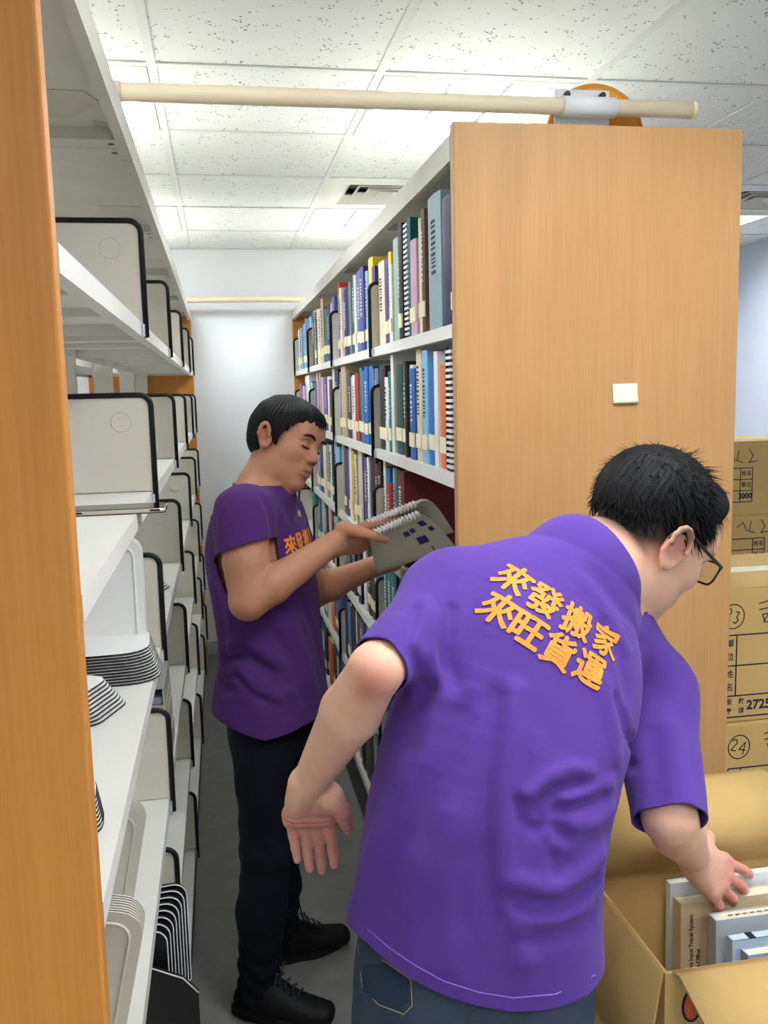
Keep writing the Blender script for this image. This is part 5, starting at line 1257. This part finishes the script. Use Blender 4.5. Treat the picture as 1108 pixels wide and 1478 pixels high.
nd = nrm(XA((0, -.02, -.03))-C7A); s_n = np.where(np.linalg.norm(Vt-C7A, axis=1) < .12, -((Vt-(C7A+nd*.004))@nrm(nd*.6+V3(-.12, .0, .8))), 1.)
Vt, Ft = clip_mesh(Vt, Ft, np.minimum(np.minimum(s_h, s_n), np.minimum(cR, cL)))
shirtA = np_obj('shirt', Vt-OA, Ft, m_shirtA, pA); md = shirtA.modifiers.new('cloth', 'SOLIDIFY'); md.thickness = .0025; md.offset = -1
bvhA = bvh_of(Vt, Ft)
for row, z in (('來發搬家', 1.245), ('來旺貨運', 1.195)):
    for k, ch in enumerate(row):
        vs, fs = text_geo(ch, .046, .046*.006, shear=.1); V2, F2 = [], []
        for dx, dy in ((0, 0), (.0012, 0), (-.0012, 0), (0, .0012), (0, -.0012)):
            n = len(V2); V2 += [(v[0]+dx, v[1]+dy, 0) for v in vs]; F2 += [tuple(i+n for i in f) for f in fs]
        o = npix(377, 790, 2.3)*V3(1, 1, 0)+V3(0, 0, z)+FA*.1-RA*((k-1.5)*.05)
        d_ = decal('printed_letter', (V2, F2), 1, m_letter, shirtA, bvhA, o, -RA, UPV, FA, 0, .0018, .006); d_.data.transform(Matrix.Translation(-Vector(OA)))
# jeans and shoes
j = Shape(); pel = (hRa+hLa)/2; j.add(Chain([(pel+V3(0, 0, .09), .135, .1, RA), (pel+V3(0, 0, .04), .142, .106, RA), (pel+V3(0, 0, -.03), .142, .106, RA)]), .03)
for h_, k_, n_ in ((hRa, kRa, nRa), (hLa, kLa, nLa)):
    md_ = (h_+k_)/2; j.add(Cone(h_+V3(0, 0, -.02), k_, .080, .063), .025); j.add(Cone(k_, k_+(n_-k_)*.45, .062, .063), .02); j.add(Cone(k_+(n_-k_)*.45, n_+V3(0, 0, -.035), .062, .05), .02)
def wrinkles(P, d): return d-.0018*np.sin(P[:, 2]*75+6*np.sin(P[:, 0]*22+P[:, 1]*17))*np.exp(-((P[:, 2]-.5)/.12)**2)-.003*np.sin(P[:, 2]*110+5*np.sin(P[:, 0]*30))*np.exp(-((P[:, 2]-.12)/.1)**2)-.001*np.sin(P@fr3[0])-.001*np.sin(P@fr3[1])
j.disp(wrinkles, pel-V3(0, 0, .35), .9)
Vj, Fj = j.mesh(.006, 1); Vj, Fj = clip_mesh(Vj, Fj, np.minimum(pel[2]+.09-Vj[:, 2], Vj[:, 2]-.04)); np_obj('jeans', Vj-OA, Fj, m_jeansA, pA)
for n_, toe in ((nRa, V3(.2, -.085, 0)), (nLa, V3(.175, .035, 0))):
    t = Shape(); td = nrm(toe); hl = n_*V3(1, 1, 0)-td*.034; sd = V3(-td[1], td[0], 0)
    t.add(Chain([(hl+V3(0, 0, .04), .032, .036, sd), (hl+td*.08+V3(0, 0, .042), .036, .04, sd), (hl+td*.16+V3(0, 0, .034), .042, .032, sd), (hl+td*.215+V3(0, 0, .03), .036, .026, sd)]), .02)
    t.add(Cone(n_+V3(0, 0, -.005), n_+td*.03+V3(0, 0, -.04), .045, .043), .035); t.add(Cone(n_+td*.03+V3(0, 0, -.02), hl+td*.14+V3(0, 0, .045), .034, .026), .02)
    Vq, Fq = t.mesh(.0055, 1); Vq[:, 2] = np.maximum(Vq[:, 2], .0008); so = np_obj('shoe', Vq-OA, Fq, m_shoe, pA)
    so_ = MB(); out = []
    for a0 in range(28):
        an_ = a0*2*math.pi/28; c_, s_2 = math.cos(an_), math.sin(an_); p = hl+td*(.09+.132*c_)+sd*((.044 if c_ > 0 else .036)*s_2); out.append((p[0]-OA[0], p[1]-OA[1]))
    so_.prism(out, lambda a, b_, z: (a, b_, z), .0005, .022); so_.build('sole', mat('black_sole', (26, 26, 27), .7), so)
    lc = MB()
    for i in range(4):
        c0 = hl+td*(.1+.017*i)+V3(0, 0, .118-.0125*i); lc.tube([tuple(c0-sd*.022-V3(0, 0, .006)-OA), tuple(c0+V3(0, 0, .003)-OA), tuple(c0+sd*.022-V3(0, 0, .006)-OA)], .003, 6)
    c0 = hl+td*.1+V3(0, 0, .122)
    for s_ in (-1, 1): lc.tube([tuple(c0-OA), tuple(c0+sd*s_*.025+V3(0, 0, .02)-OA), tuple(c0+sd*s_*.045+V3(0, 0, .004)-OA)], .0022, 6)
    lc.build('lace', mat('dark_lace', (44, 44, 48), .8), so)
# ------------------------------------------------------------------ booklets in the hands
m_cov = mat('booklet_cover', (196, 190, 172), .6, .25, .03, 10); m_pap = mat('booklet_paper', (234, 233, 228), .7, .2); m_stamp = mat('purple_stamp', (62, 56, 118), .7, .2)
def booklet(S0, S1, E0, E1, bulge, th, label, stamps=False):
    S0, S1, E0, E1 = (np.asarray(v) for v in (S0, S1, E0, E1)); e = empty('booklet', tuple(S0)); ax = nrm(S1-S0); n = np.cross(ax, nrm((E0+E1)/2-(S0+S1)/2)); n = n if n[1] < 0 else -n
    NU, NV = 6, 12
    def P(u, v, t): return S0+(S1-S0)*u+v*((E0-S0)*(1-u)+(E1-S1)*u)+V3(.15, .1, 1)*bulge*math.sin(math.pi*v**.75)-n*t*(.35+.65*v**.5)
    def sheet3(name, t0, t1, m, u0=0., u1=1., v0=.0, v1=1.):
        b_ = MB()
        for t in (t0, t1):
            for i in range(NU+1):
                for k in range(NV+1): b_.v.append(tuple(P(u0+(u1-u0)*i/NU, v0+(v1-v0)*k/NV, t)-S0))
        o = (NU+1)*(NV+1); I = lambda l, i, k: l*o+i*(NV+1)+k
        for i in range(NU):
            for k in range(NV):
                b_.f += [(I(0, i, k), I(0, i, k+1), I(0, i+1, k+1), I(0, i+1, k)), (I(1, i, k), I(1, i+1, k), I(1, i+1, k+1), I(1, i, k+1))]; b_.sm += [True]*2
        for k in range(NV): b_.f += [(I(0, 0, k), I(1, 0, k), I(1, 0, k+1), I(0, 0, k+1)), (I(0, NU, k), I(0, NU, k+1), I(1, NU, k+1), I(1, NU, k))]; b_.sm += [False]*2
        for i in range(NU): b_.f += [(I(0, i, 0), I(0, i+1, 0), I(1, i+1, 0), I(1, i, 0)), (I(0, i, NV), I(1, i, NV), I(1, i+1, NV), I(0, i+1, NV))]; b_.sm += [False]*2
        b_.mi = [0]*len(b_.f); return b_.build(name, m, e)
    cv = sheet3('front_cover', 0, .0012, m_cov); sheet3('pages', .0013, th-.0013, m_pap, .01, .99, .01, .985); sheet3('back_cover', th-.0012, th, m_cov)
    off = -n*th*.3; L = np.linalg.norm(S1-S0)
    MB().tube([tuple(off-ax*.002), tuple(S1-S0+off+ax*.002)], .0065, 12).build('comb_spine', m_comb, e)
    up_ = nrm(np.cross(ax, n)); up_ = up_ if up_[2] > 0 else -up_
    N_ = 15
    for i in range(N_):
        c_ = ax*(L*(i+.5)/N_)+off
        MB().tube([tuple(c_+(up_*math.cos(a)+n*math.sin(a))*.0088) for a in [k*2*math.pi/12 for k in range(12)]], .0024, 6, closed=True).build('comb_ring', m_comb, e)
    if stamps:
        for i, (u0, u1, v0, v1) in enumerate(((.50, .58, .34, .46), (.61, .68, .32, .43), (.80, .9, .22, .36), (.86, .93, .42, .52), (.62, .76, .56, .72))): sheet3('stamp', -.0006, -.0002, m_stamp, u0, u1, v0, v1)
        sheet3('printed_line', -.0006, -.0002, m_stamp, .74, .755, .82, .98)
    tag(e, label, 'booklet', 'comb-bound booklets in the hands'); return e
booklet(npix(529, 775, 2.10), npix(605, 743, 2.13), npix(545, 827, 2.19), npix(658, 790, 2.24), .012, .011, 'front comb-bound booklet with purple stamps held open over the shelf', True)
booklet(npix(524, 760, 2.125), npix(601, 729, 2.155), npix(556, 800, 2.25), npix(655, 768, 2.29), .03, .016, 'rear comb-bound booklet held behind the stamped booklet')
